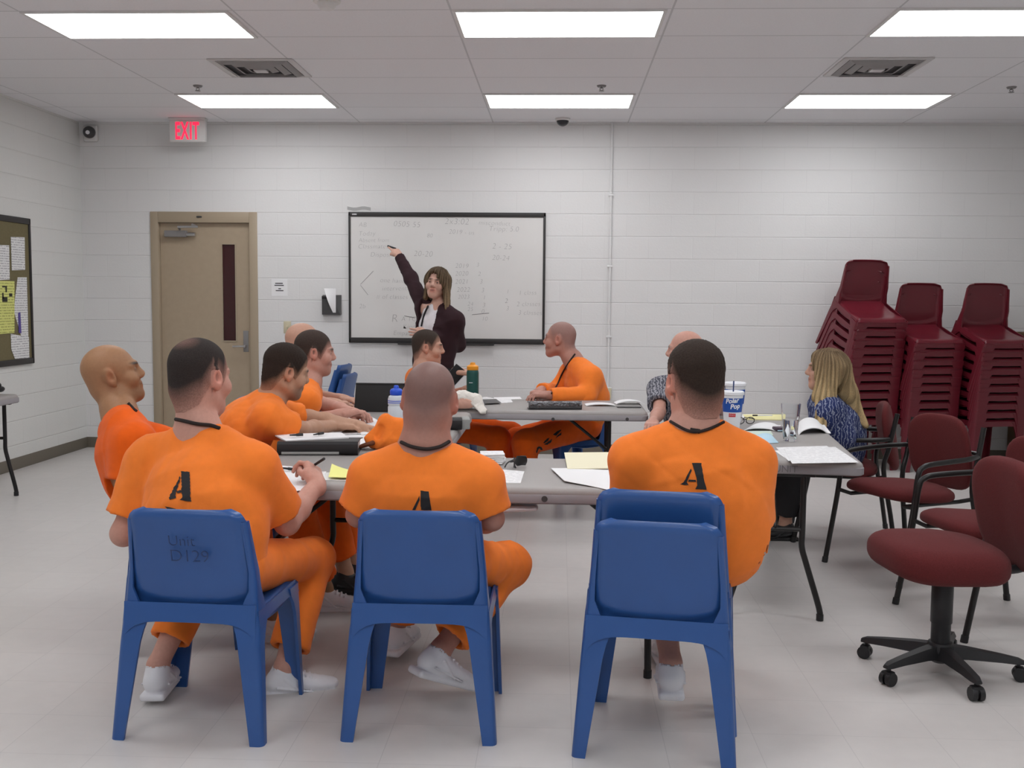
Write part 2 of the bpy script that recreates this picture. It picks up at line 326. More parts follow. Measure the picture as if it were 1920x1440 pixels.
# sprinklers
for sx, sy, lab in ((-2.79, 8.04, 'small sprinkler head on the ceiling above the left lower light'), (.30, 8.05, 'small sprinkler head on the ceiling above the middle lower light'), (3.36, 8.11, 'small sprinkler head on the ceiling near the right edge of the photo')):
    t = empty('sprinkler', (sx, sy, HC)); tag(t, lab, 'sprinkler', 'ceiling sprinklers')
    obj('escutcheon', lathe(NB(), [(.001, -.012), (.03, -.012), (.036, -.003), (.036, 0)], 16), MT['grey'], t)
    bm = NB(); cylinder(bm, (0, 0, -.012), (0, 0, -.022), .008, 8); tube(bm, [(-.008, 0, -.018), (-.014, 0, -.028), (0, 0, -.039), (.014, 0, -.028), (.008, 0, -.018)], .003, 6)
    obj('sprinkler_body', bm, MT['grey'], t)
    obj('deflector', lathe(NB(), [(.001, -.042), (.02, -.042), (.02, -.039), (.001, -.039)], 12), MT['grey'], t)
t = empty('smoke_detector', (-1.28, 5.76, HC)); tag(t, 'round white smoke detector at the top edge of the photo', 'smoke detector')
obj('detector_base', lathe(NB(), [(.07, -.015), (.075, -.01), (.075, 0)], 24), MT['frame_w'], t)
obj('detector_cap', lathe(NB(), [(.001, -.05), (.035, -.05), (.05, -.035), (.052, -.015)], 24), MT['frame_w'], t)

# exit sign hung under the ceiling
t = empty('exit_sign', (-3.391, 9.5, HC)); tag(t, 'white box exit sign with red letters above the door', 'sign')
obj('sign_housing', BX(-.165, .165, -.025, .025, -.215, -.02, .006), MT['frame_w'], t)
obj('sign_canopy', BX(-.17, .17, -.04, .04, -.02, -.001, .004), MT['frame_w'], t)
for ch, x0 in zip('EXIT', (-.114, -.058, .020, .050)):
    m_ = Matrix.Translation((x0, -.0265, -.19)) @ Matrix.Rotation(math.pi/2, 4, 'X') @ Matrix.Diagonal((.45, 1, 1, 1))
    text_mesh(ch, .215, 'letter', MT['red'], t, m_, ext=.0012, off=.005)
# cameras
t = empty('security_camera', (-4.39, D, 2.965)); tag(t, 'dark round security camera on a white base in the left corner', 'camera')
obj('camera_base', lathe(NB(), [(.001, 0), (.068, 0), (.066, .02), (.055, .03)], 24).copy() if False else BX(-.07, .07, -.03, -.001, -.085, .07, .02, 3), MT['frame_w'], t)
bm = NB(); bmesh.ops.create_uvsphere(bm, u_segments=24, v_segments=14, radius=.056); bmesh.ops.translate(bm, vec=(0, -.045, 0), verts=bm.verts); obj('camera_ball', bm, MT['darkgrey'], t)
bm = NB(); cylinder(bm, (.005, -.085, -.005), (.012, -.106, -.01), .018); obj('lens', bm, MT['chrome'], t)
t = empty('dome_camera', (.012, 9.5, HC)); tag(t, 'dark half dome camera on the ceiling by the back wall', 'camera')
obj('dome_base', lathe(NB(), [(.06, -.022), (.068, -.015), (.068, 0)], 24), MT['frame_w'], t)
bm = NB(); lathe(bm, [(.055*math.cos(a), -.02-.05*math.sin(a)) for a in np.linspace(0, 1.56, 9)][::-1], 24); obj('dome', bm, MT['shade'], t)
# conduit
t = obj('conduit', tube(NB(), [(.464, D-.014, .12), (.464, D-.014, HC)], .011, 12), MT['wall']); tag(t, 'white painted vertical conduit running down the back wall', 'pipe')
for z in (.45, 1.1, 1.75, 2.4): obj('strap', BX(.44, .488, D-.027, D-.001, z, z+.02, .004), MT['wall'], t)
# outlet box on conduit
t = tag(obj('outlet_box', BX(.43, .498, D-.05, D-.001, .53, .64, .006), MT['frame_w']), 'small pale outlet box at the foot of the conduit', 'outlet')
obj('outlet_cover', BX(.434, .494, D-.055, D-.05, .535, .635, .002), MT['beige'], t)
# switch
t = tag(obj('light_switch', BX(-2.588, -2.518, D-.008, D-.001, 1.11, 1.225, .003), MT['beige']), 'beige light switch plate right of the door', 'switch')
obj('toggle', BX(-2.56, -2.547, D-.02, D-.008, 1.155, 1.18, .002), MT['beige'], t); obj('toggle', BX(-2.585+.02, -2.573+.02, D-.011, D-.008, 1.195, 1.2, .001), MT['grey'], t) if False else None
# notice with lines of text
t = tag(obj('notice', BX(-2.70, -2.55, D-.003, D-.001, 1.46, 1.62), MT['paper'], smooth=False), 'small white notice with short dark text lines beside the door', 'notice')
for z, a, b in ((1.575, -2.665, -2.592), (1.556, -2.672, -2.583), (1.525, -2.635, -2.61), (1.507, -2.66, -2.587)):
    obj('text_line', BX(a, b, D-.0042, D-.003, z, z+.008), MT['ink'], t, smooth=False)
# brochure holder
t = empty('wall_holder', (-2.126, D, 1.40)); tag(t, 'dark wall pocket with a curling white sheet left of the whiteboard', 'holder')
bm = NB(); loft(bm, [[(-.088, -.045, -.11), (.086, -.045, -.11), (.0, -.045, .06), (-.088, -.045, .06)], [(-.088, -.002, -.11), (.088, -.002, -.11), (.088, -.002, .075), (-.088, -.002, .075)]]); obj('pocket', bm, MT['darkgrey'], t, smooth=False)
bm = NB(); loft(bm, [[(-.088, -.05, .035), (.01, -.05, .035), (.0, -.05, .062), (-.088, -.05, .062)], [(-.088, -.04, .035), (.01, -.04, .035), (.0, -.04, .062), (-.088, -.04, .062)]]); obj('pocket_rim', bm, MT['black_m'], t, smooth=False)
def curl(u, v):
    a = v*2.2; return np.array((.0+.075*u+.03*v*(1-v)+.03*(1-v)-.02*v, -.035-.045*math.sin(a)*(.4+.6*(1-u)/2), -.06+.2*v))
obj('curled_sheet', surf(lambda u, v: (-.01+.06*v*0+.055*u*(.25+.75*v)+.04*(1-v), -.05-.035*math.sin(v*math.pi)*(1-u)*.5, -.09+.225*v), 8, 14, .002), MT['paper'], t)
# scuff above the whiteboard
tag(obj('scuff_mark', surf(lambda u, v: (-1.87+.11*u, D-.0012, 2.262+.03*v+.006*math.sin(u*4)), 8, 2, .0006), MT['smudge']), 'grey smudge on the wall above the left end of the whiteboard', 'mark')

# whiteboard
t = empty('whiteboard', (0, D, 0)); tag(t, 'wide whiteboard in a black frame covered in faint handwriting', 'whiteboard')
bx0, bx1, bz0, bz1 = -1.966, -.132, 1.03, 2.245
obj('board_surface', BX(bx0+.015, bx1-.015, -.016, -.001, bz0+.03, bz1-.03), MT['wb'], t, smooth=False)
bm = NB()
for q in ((bx0, bx1, bz1-.042, bz1), (bx0, bx1, bz0, bz0+.05), (bx0, bx0+.02, bz0, bz1), (bx1-.022, bx1, bz0, bz1)): box(bm, q[0], q[1], -.028, -.001, q[2], q[3], .006)
obj('board_frame', bm, MT['wbf'], t)
obj('maker_badge', BX(bx0+.035, bx0+.08, -.0295, -.028, bz1-.03, bz1-.018, .0006), MT['chrome'], t)['label'] = 'small silver oval badge'
obj('marker_tray', BX(-1.5, -.6, -.06, -.028, bz0-.012, bz0+.004, .004), MT['wbf'], t)
HW = [('AB', 672, 425, 9, 0), ('0505 55', 737, 424, 11, 0), ('2x3:02', 833, 420, 12, 0), ('misconduct', 897, 421, 9, 0), ('2019 - us', 841, 438, 9, 0), ('Tripp: 5.0', 916, 433, 10, 1), ('Today', 672, 442, 9, 0), ('Absent from', 672, 454, 8, 1), ('Classmates', 671, 466, 9, 0), ('80', 800, 445, 8, 0),
      ('Disposition', 694, 481, 9, 0), ('20-20', 775, 480, 11, 1), ('2 - 25', 922, 466, 11, 0), ('20-24', 922, 487, 10, 1), ('2019', 853, 502, 9, 1), ('2020', 853, 517, 9, 1), ('2021', 853, 532, 9, 0), ('2022', 856, 547, 9, 0), ('2023', 858, 560, 8, 0), ('24', 876, 573, 8, 1), ('25', 876, 583, 8, 1),
      ('3', 893, 500, 8, 1), ('2', 896, 517, 8, 1), ('3', 899, 532, 9, 1), ('3', 902, 548, 9, 0), ('1', 905, 561, 8, 0), ('3', 904, 576, 9, 1), ('0', 902, 588, 9, 1), ('10', 903, 601, 8, 0), ('1', 949, 550, 8, 0), ('2', 946, 568, 9, 2), ('3', 948, 582, 9, 0), ('1 class', 972, 553, 9, 0), ('2 classes', 968, 574, 9, 0), ('3 classes', 971, 590, 9, 0),
      ('one handed', 712, 529, 9, 0), ('interventions', 716, 545, 9, 0), ('# of classes needed', 705, 560, 9, 1), ('R', 733, 604, 16, 0), ('A TO', 752, 602, 9, 0), ('Kind', 755, 616, 9, 0), ('Empathy', 737, 628, 9, 0), ('2b', 673, 578, 9, 0)]
for s, u, v, hpx, lv in HW:
    p = W(u, v, D-.017); sz = hpx/FPX*D*1.35
    text_mesh(s, sz, 'handwriting', MT[('pencil', 'pencil', 'pencil2')[lv]], t, Matrix.Translation((p[0], -.0172, p[2])) @ Matrix.Rotation(math.pi/2, 4, 'X') @ Matrix.Rotation(random.uniform(-.05, .03), 4, 'Z'), shear=.15, off=-.0016*sz/.06, spacing=1.05, ext=.0001)
for (u0, v0), (u1, v1), mm in (((885, 590), (917, 587), 'pencil2'), ((700, 508), (676, 533), 'pencil'), ((676, 535), (690, 553), 'pencil'), ((758, 592), (778, 596), 'pencil2')):
    a, b = W(u0, v0, D-.0175), W(u1, v1, D-.0175); a[1] = b[1] = -.0172
    obj('drawn_line', tube(NB(), [a, b], .0022, 5), MT[mm], t)

# pinboard on the left wall and its notices
t = empty('bulletin_board', (XL, 0, 0)); tag(t, 'olive pinboard in a dark frame on the left wall', 'bulletin board')
obj('pin_surface', BX(.001, .014, 7.2, 8.70, .89, 2.08), MT['cork'], t, smooth=False)
bm = NB()
for q in ((7.18, 8.72, 2.045, 2.095), (7.18, 8.72, .87, .92), (8.692, 8.72, .87, 2.095), (7.18, 7.21, .87, 2.095)): box(bm, .001, .026, q[0], q[1], q[2], q[3], .006)
obj('board_frame', bm, MT['wbf'], t)
def notice(name, lab, pts, m, y_off=.016, extra=None):
    P = [W(u, v, x=XL+y_off) for u, v in pts]
    bm = NB(); loft(bm, [[(y_off, p[1], p[2]) for p in P], [(y_off+.0012, p[1], p[2]) for p in P]])
    o = obj(name, bm, m, smooth=False, loc=(XL, 0, 0)); tag(o, lab, 'notice', 'notices on the pinboard'); return o
notice('notice', 'white notice at the top right of the pinboard', [(20, 444), (46, 445), (47, 506), (22, 507)], MT['printed_v'])
notice('notice', 'white notice cut by the left photo edge above the yellow sheet', [(-14, 459), (17, 460), (18, 524), (-14, 526)], MT['printed_v'])
y = notice('notice', 'yellow notice with black shapes on the pinboard', [(-40, 526), (27, 527), (27, 624), (-40, 630)], MT['yellow_v'], .018)
for (u0, v0, u1, v1) in ((4, 536, 13, 539), (10, 539, 13, 548), (4, 549, 7, 560), (4, 557, 14, 566), (17, 550, 23, 556), (-6, 545, 0, 549)):
    a, b = W(u0, v0, x=XL+.0194), W(u1, v1, x=XL+.0194)
    obj('black_shape', BX(.0192, .0202, a[1], b[1], b[2], a[2]), MT['print_bl'], y, smooth=False)
notice('notice', 'long white list at the right edge of the pinboard', [(33, 520), (50, 520), (53, 632), (40, 631), (26, 584), (28, 560)], MT['printed_v'], .0155)
notice('notice', 'white form at the bottom right corner of the pinboard', [(20, 626), (54, 632), (55, 671), (28, 673), (21, 655)], MT['printed_v'], .0175)
notice('flyer', 'narrow purple paper strip beside the yellow notice', [(34, 587), (38, 585), (40, 625), (35, 624)], MT['purple'], .019)
# wooden cabinet at the right edge
t = empty('wooden_cabinet', (4.42, 9.42, 0)); tag(t, 'brown wooden cabinet at the right edge beyond the maroon stacks', 'cabinet')
obj('carcass', BX(-.3, .35, -.24, .26, .04, 1.17, .004), MT['wood'], t); obj('cabinet_top', BX(-.31, .36, -.26, .27, 1.17, 1.195, .003), MT['wood'], t); obj('plinth', BX(-.28, .33, -.2, .24, 0, .04), MT['black_m'], t)
for s in (0, 1): obj('cabinet_door', BX(-.29+.32*s, .025+.32*s, -.262, -.241, .06, 1.15, .003), MT['wood'], t)
# ------------------------------------------------------------------ furniture
def folding_table(name, label, cx, cy, rz, L=1.83, Wd=.76, hs=.12, fs=.21, inset=(.03, .03), H=.74):
    """plastic folding table, its length along local X"""
    t = empty(name, (cx, cy, 0), rz); tag(t, label, 'table', 'grey folding tables')
    e = .06
    rings = [[(x, y, z) for x, y in rrect(L/2-d, Wd/2-d, max(.05-d, .012))] for d, z in ((.012, H-e), (.004, H-e+.004), (0, H-e+.012), (0, H-.02), (.003, H-.012), (.01, H-.005), (.022, H-.001))]
    bm = NB(); loft(bm, rings); obj('tabletop', bm, MT['tablet'], t)
    rings = [[(x, y, z) for x, y in rrect(L/2-d, Wd/2-d, .045)] for d, z in ((.004, H-e-.002), (-.003, H-e+.004), (-.003, H-.028), (.002, H-.022))]
    bm = NB(); loft(bm, rings); obj('edge_band', bm, MT['tedge'], t)
    for s in (-1, 1):
        xx = s*(L/2-inset[0 if s < 0 else 1])
        for q in (-1, 1):
            pts = smooth_path([(xx, q*hs, H-e-.002), (xx, q*hs, .42), (xx, q*hs, .34), (xx, q*(hs*.75+fs*.25), .26), (xx, q*(fs*.94+hs*.06), .06), (xx, q*fs, .012)], 4)
            g = obj('leg', tube(NB(), pts, .014, 10), MT['black'], t)
            obj('foot_cap', tube(NB(), [(xx, q*fs, 0), (xx, q*fs, .03)], .0165, 10), MT['blackp'], g)
        bm = NB(); tube(bm, [(xx, -hs, .42), (xx, hs, .42)], .011, 8); obj('crossbar', bm, MT['black'], t)
        bm = NB(); tube(bm, smooth_path([(xx, 0, .42), (xx-s*.03, 0, .46), (xx-s*.30, 0, H-e-.005)], 3), .010, 8); obj('brace', bm, MT['black'], t)
        bm = NB(); box(bm, xx-.015, xx+.015, -hs-.05, hs+.05, H-e-.016, H-e-.0015, .003); obj('leg_mount', bm, MT['black'], t)
    return t
front = folding_table('folding_table', 'grey folding table in front, between the camera and the other tables', -.42, 4.315, 0, 1.86, .77, .30, .36, (.16, .15))
for u, v in ((1021, 935),):
    p = W(u, v, 3.93); obj('edge_knob', lathe(NB(), [(.001, 0), (.012, 0), (.012, .006), (.001, .006)], 12), MT['darkgrey'], front, (p[0]+.42, -.387, p[2])).rotation_euler = (math.pi/2, 0, 0)
right = folding_table('folding_table', 'grey folding table on the right with cup, water glass and printed forms', 1.098, 5.635, math.radians(90-6.2), 1.83, .76)
left = folding_table('folding_table', 'grey folding table on the left strewn with white papers', -.925, 5.645, math.pi/2, 1.82, .76)
back = folding_table('folding_table', 'grey folding table at the back with green bottle and shiny binder', -.335, 7.055, 0, 1.83, .76, .2, .3, (.24, .24))
for u, v in ((1037, 786), (1176, 786)):
    p = W(u, v, 6.67); obj('edge_knob', lathe(NB(), [(.001, 0), (.011, 0), (.011, .005), (.001, .005)], 12), MT['darkgrey'], back, (p[0]+.335, -.383, p[2])).rotation_euler = (math.pi/2, 0, 0)
# stencilled word on the right table's end
p = W(1458, 886, 4.735)
text_mesh('UNIT', .045, 'stencil', MT['pencil2'], right, right.matrix_basis.inverted() @ Matrix.Translation((p[0]-.02, 4.722, .688)) @ Matrix.Rotation(math.radians(-6.2), 4, 'Z') @ Matrix.Rotation(math.pi/2, 4, 'X'), ext=.0005)
side = folding_table('folding_table', 'grey table corner at the left edge of the photo against the wall', -4.19, 6.44, math.pi/2, 1.83, .60, .2, .27, (.05, .05))

# --- one-piece plastic chair
def plastic_chair(m, label, group, size=1.):
    t = empty('plastic_chair'); tag(t, label, 'chair', group)
    def back(u, v):
        zt = .775; z = .425+.35*v; hw = .200-.020*v
        dz = z-(zt-.045)
        if dz > 0: hw -= .045-math.sqrt(max(.045**2-dz**2, 0))
        y = -.160-.075*v**1.3 + .010*u*u
        au = abs(u); sm = lambda t: (lambda q: q*q*(3-2*q))(min(max(t, 0), 1))
        if au > .9: y += .012*((au-.9)/.1)**2
        if v > .92: y += .016*((v-.92)/.08)**2
        y -= .008*sm((.93-au)/.06)*sm((v-.03-.13*(au/.9)**3)/.05)
        return (u*hw, y, z)
    def ease(n): return n
    obj('backrest', surf(back, 30, 30, .006), m, t, angle=60)
    prof = [(-.175, .432), (-.10, .420), (0, .415), (.10, .424), (.17, .437), (.205, .440), (.226, .432), (.236, .414), (.241, .385)]
    pr = smooth_path([(a, b, 0) for a, b in prof], 4)
    def seat(u, v):
        q = pr[min(int(v*(len(pr)-1)+.5), len(pr)-1)]; hw = .205+.012*v; z = q[1]; au = abs(u)
        z += .010*u*u*(1 if v < .7 else 0)
        if au > .88: z -= .05*((au-.88)/.12)**2 * (1 if v < .75 else max(0, (1-v)/.25))
        return (u*hw, q[0], z)
    obj('seat', surf(seat, 24, len(pr)-1, .006), m, t, angle=60)
    # aprons with an arch between the legs
    ap = NB()
    def arch(u): return .394-.055*abs(u)**6
    surf(lambda u, v: (u*.205, -.192-.012*(1-v)+.01*(1-u*u)*0, arch(u)+(.455-arch(u))*v), 20, 4, .006, bm=ap)
    for s in (-1, 1): surf(lambda u, v: (s*(.216-.006*v), .02+u*.2, arch(u)+(.432-arch(u))*v), 16, 3, .006, bm=ap)
    surf(lambda u, v: (u*.21, .236, arch(u)+(.425-arch(u))*v), 20, 3, .005, bm=ap)
    obj('apron', ap, m, t, angle=60)
    zs = [0, .08, .16, .24, .32, .36, .39, .42, .45, .50, .56, .62, .68, .735]
    for sx in (-1, 1):
        for sy in (-1, 1):
            bm = NB(); rings = []
            for z in zs:
                if sy > 0 and z > .425: break
                if sy < 0:
                    cx = np.interp(z, [0, .36, .42, .5, .62, .735], [.238, .216, .209, .203, .194, .1855]); cy = np.interp(z, [0, .32, .42, .56, .735], [-.240, -.208, -.190, -.180, -.214])
                    wx = np.interp(z, [0, .32, .36, .39, .42, .5, .62, .735], [.042, .066, .072, .078, .060, .022, .014, .012]); wy = np.interp(z, [0, .32, .36, .39, .42, .5, .62, .735], [.038, .058, .072, .095, .09, .055, .040, .030])
                else:
                    cx = np.interp(z, [0, .42], [.232, .218]); cy = np.interp(z, [0, .42], [.248, .240])
                    wx = np.interp(z, [0, .32, .36, .39, .42], [.05, .078, .088, .10, .11]); wy = np.interp(z, [0, .32, .36, .39, .42], [.036, .058, .075, .10, .11])
                pts = [(cx-wx, cy*1., z)] + [(cx-.018*(1-math.sin(a)), cy-sy*.018*(1-math.cos(a)), z) for a in np.linspace(0, math.pi/2, 5)] + [(cx, cy-sy*wy, z)]
                th = .011; inn = [(cx-th, cy-sy*wy, z), (cx-th, cy-sy*th, z), (cx-wx, cy-sy*th, z)]
                rings.append([(sx*a, b, c) for a, b, c in pts+inn])
            loft(bm, rings); obj('leg', bm, m, t, angle=50)
    for q in bpy.data.objects:
        if q.parent == t: q.data.transform(Matrix.Diagonal((1.09*size, size, size, 1)))
    return t
def face(dx, dy): return math.atan2(-dx, dy)     # rotation that turns local +Y to (dx, dy)
GB = 'blue plastic chairs'
c1 = plastic_chair(MT['blue'], 'blue plastic chair in front at left with scribbled back', GB)
reg_kids(c1)
def chair(x, y, rz, label, z=0., src=None):
    c = copy_tree(src or c1); c.location = (x, y, z); c.rotation_euler = (0, 0, rz); c['label'] = label; return c
chair(-.447, 3.535, 0.0, 'blue plastic chair in front, second from left')
r3 = face(.155, .988)
chair(.348, 3.425, r3, 'lower of the two stacked blue chairs in front at right')
chair((.318+.03)+.065*.155, 3.425+.064, r3, 'upper of the two stacked blue chairs in front at right', .085)
chair(-1.60, 4.33, face(.954, .30), 'blue plastic chair under the bald man at far left')
chair(-1.58, 5.05, face(1, .02), 'blue plastic chair under the dark haired man leaning over the papers')
chair(-1.66, 6.0, face(1, .05), 'blue plastic chair whose back shows low beside the leaning man')
chair(-1.93, 6.95, face(1, .1), 'blue plastic chair under the bald man by the door side')
chair(-.93, 7.72, face(.85, -.5), 'dark blue chair under the man turned to the teacher behind the laptop')
chair(.10, 7.75, face(-.85, -.5), 'dark blue chair under the man at the right end of the back table')
chair(.98, 7.35, face(-.25, -1), 'blue chair back showing beside the white cups')
s0 = chair(-2.08, 9.30, face(-1, .12), 'lower chair of the dark blue pair against the back wall')
chair(-2.08-.05, 9.30, face(-1, .12), 'upper chair of the dark blue pair against the back wall', .08)
c1.location = (-1.19, 3.49, 0); c1.rotation_euler = (0, 0, face(.05, .998))
for s, zz, sz in (('Unit', .655, .052), ('D129', .60, .06)):
    g = text_mesh(s, sz, 'scribble', MT['navy'], [q for q in bpy.data.objects if q.parent == c1 and q.name.startswith('backrest')][0], Matrix.Translation((-.055, -.160-.075*((zz-.425)/.35)**1.3-.0225, zz)) @ Matrix.Rotation(math.radians(12)+math.pi/2, 4, 'X'), off=-.001, ext=.0012)
# --- stacks of maroon chairs by the back wall
m1 = plastic_chair(MT['maroon'], 'm', 'stacked maroon chairs', 1.04); reg_kids(m1)
first = True
ORD = ['lowest', 'second lowest', 'third lowest', 'fourth lowest', 'fifth lowest', 'sixth lowest', 'seventh lowest', 'eighth lowest', 'ninth lowest', 'tenth lowest', 'eleventh lowest', 'twelfth lowest']
am = math.radians(16); fx, fy = math.sin(am), -math.cos(am)
for sname, (x, y), n, dz, xs in (('left', (2.68, 9.03), 12, .0765, .004), ('middle', (3.21, 9.05), 10, .0745, .002), ('right', (3.77, 9.03), 10, .0748, .002)):
    for k in range(n):
        lab = ('topmost' if k == n-1 else ORD[k]) + ' maroon plastic chair in the %s stack by the back wall' % sname
        if first: c = m1; first = False
        else: c = copy_tree(m1)
        til = -math.radians(2.3*k); c.rotation_euler = (til, 0, face(fx, fy))
        R_ = c.rotation_euler.to_matrix(); lip = Vector((x+xs*k, y-.011*k, .457+dz*k))      # where the front edge of the seat sits
        c.location = lip - R_ @ Vector((0, .24, .457)); c['label'] = lab

# --- upholstered chairs
def pad(w_, d_, h_, puff=.35, n=36, mid=0.):
    """rounded cushion: superellipse outline, domed top"""
    rings = []
    for a in np.linspace(-1, 1, 15):
        r = (1-abs(a)**2.6)**(1/2.6) if abs(a) < 1 else .02
        r = max(r, .02); zz = h_/2*a
        rings.append([(w_/2*(.5*0+1)*(1-puff+puff*r)*r**.35*np.sign(math.cos(q))*abs(math.cos(q))**.62, d_/2*(1-puff+puff*r)*r**.35*np.sign(math.sin(q))*abs(math.sin(q))**.62, zz) for q in np.linspace(0, 2*math.pi, n, endpoint=False)])
    return loft(NB(), rings)
def armchair(label):
    t = empty('armchair'); tag(t, label, 'chair', 'maroon upholstered armchairs')
    b = pad(.49, .48, .09, .3); bmesh.ops.rotate(b, cent=(0, 0, 0), matrix=Matrix.Rotation(math.radians(4), 3, 'X'), verts=b.verts); bmesh.ops.translate(b, vec=(0, .02, .455), verts=b.verts)
    for v in b.verts: v.co.z -= .05*max(0, abs(v.co.y-.02)-.14) * (1 if v.co.y > 0 else .6) + .02*(v.co.x/.25)**2
    obj('seat', b, MT['fabric_m'], t, angle=80)
    b = pad(.44, .42, .065, .25); bmesh.ops.rotate(b, cent=(0, 0, 0), matrix=Matrix.Rotation(math.radians(80), 3, 'X'), verts=b.verts)
    for v in b.verts: v.co.y += .9*v.co.x**2
    bmesh.ops.translate(b, vec=(0, -.29, .64), verts=b.verts); obj('backrest', b, MT['fabric_m'], t, angle=80)
    for s in (-1, 1):
        pts = smooth_path([(s*.285, .27, .012), (s*.285, .20, .38), (s*.285, .175, .57), (s*.285, .145, .615), (s*.285, .07, .63), (s*.283, -.15, .64), (s*.25, -.265, .645)], 5)
        g = obj('side_frame', tube(NB(), pts, .014, 10), MT['black'], t); obj('foot_cap', tube(NB(), [(s*.285, .273, 0), (s*.285, .268, .03)], .0165, 10), MT['blackp'], g)
        pts = smooth_path([(s*.25, -.30, .80), (s*.25, -.262, .60), (s*.252, -.235, .46), (s*.27, -.28, .2), (s*.275, -.31, .012)], 5)
        g = obj('rear_leg', tube(NB(), pts, .014, 10), MT['black'], t); obj('foot_cap', tube(NB(), [(s*.275, -.312, 0), (s*.275, -.308, .03)], .0165, 10), MT['blackp'], g)
        bm = NB(); tube(bm, [(s*.255, -.235, .42), (s*.2, -.2, .40), (s*.2, .18, .40), (s*.283, .195, .41)], .011, 8); obj('seat_rail', bm, MT['black'], t)
    bm = NB(); tube(bm, [(-.25, -.27, .66), (.25, -.27, .66)], .011, 8); obj('back_rail', bm, MT['black'], t)
    return t
a1 = armchair('maroon armchair with black tube arms, right of the right table'); reg_kids(a1)
for x, y, rz, lab in ((1.97, 4.80, face(-.98, -.2), 'maroon armchair mostly hidden behind the swivel chair'), (1.76, 6.52, face(-.97, .2), 'maroon armchair under the blonde woman')):
    c = copy_tree(a1); c.location = (x, y, 0); c.rotation_euler = (0, 0, rz); c['label'] = lab
a1.location = (1.875, 5.68, 0); a1.rotation_euler = (0, 0, face(-.9, -.43))
# swivel chair
rzs = face(-.97, -.12)
t = empty('swivel_chair', (1.52, 4.09, 0), rzs); tag(t, 'maroon swivel chair on a black five-star base in the right foreground', 'chair')
b = pad(.50, .465, .155, .20)
for v in b.verts:
    v.co.z += -.10*max(0, -v.co.y-.05)*.9 - .012*(v.co.x/.25)**2 + (.02*v.co.y if v.co.y > 0 else 0)
bmesh.ops.translate(b, vec=(0, .03, .475), verts=b.verts); obj('seat', b, MT['fabric_m'], t, angle=80)
b = pad(.45, .46, .10, .25); bmesh.ops.rotate(b, cent=(0, 0, 0), matrix=Matrix.Rotation(math.radians(78), 3, 'X'), verts=b.verts)
for v in b.verts: v.co.y += .7*v.co.x**2
bmesh.ops.translate(b, vec=(0, -.29, .63), verts=b.verts); obj('backrest', b, MT['fabric_m'], t, angle=80)
bm = NB(); tube(bm, smooth_path([(0, -.08, .415), (0, -.26, .41), (0, -.34, .43), (0, -.365, .50), (0, -.335, .66)], 5), .018, 10); obj('back_bracket', bm, MT['blackp'], t)
bm = NB(); lathe(bm, [(.028, .06), (.034, .07), (.037, .12), (.037, .20), (.041, .205), (.041, .36), (.036, .37)], 24); obj('column_cover', bm, MT['blackp'], t)
bm = NB(); cylinder(bm, (0, 0, .37), (0, 0, .415), .014); box(bm, -.07, .07, -.12, .1, .405, .425, .004); obj('seat_mechanism', bm, MT['black'], t)
bm = NB(); tube(bm, [(.0, -.02, .405), (.17, -.06, .40), (.22, -.09, .39)], [.006, .006, .014], 8); obj('lever', bm, MT['blackp'], t)
obj('hub', lathe(NB(), [(.03, .045), (.05, .06), (.055, .10), (.045, .125), (.03, .13)], 20), MT['blackp'], t)
dirs = [(-.226, .141), (-.253, -.156), (.032, -.296), (.261, -.066), (.199, .371)]
for dx, dy in dirs:
    a = math.atan2(dy, dx)-rzs; L_ = .285
    ca, sa = math.cos(a), math.sin(a)
    P = lambda r, q, z: (ca*r-sa*q, sa*r+ca*q, z)
    bm = NB(); loft(bm, [[P(r, -hw, z0+.004), P(r, -hw*.6, z1), P(r, hw*.6, z1), P(r, hw, z0+.004), P(r, hw*.7, z0), P(r, -hw*.7, z0)] for r, hw, z0, z1 in ((.02, .036, .062, .118), (.10, .030, .068, .112), (.22, .024, .068, .098), (L_, .022, .066, .088), (L_+.02, .014, .066, .08))])
    g = obj('base_arm', bm, MT['blackp'], t, angle=50)
    bm = NB()
    for q in (-.014, .014): cylinder(bm, P(L_+.005, q-.009, .026), P(L_+.005, q+.009, .026), .026, 18)
    box(bm, -.018, .018, -.022, .022, .028, .056, .008, mtx=Matrix.Translation(P(L_+.004, 0, 0)) @ Matrix.Rotation(a, 4, 'Z')); cylinder(bm, P(L_, 0, .04), P(L_, 0, .075), .007, 8)
    obj('caster', bm, MT['blackp'], g)
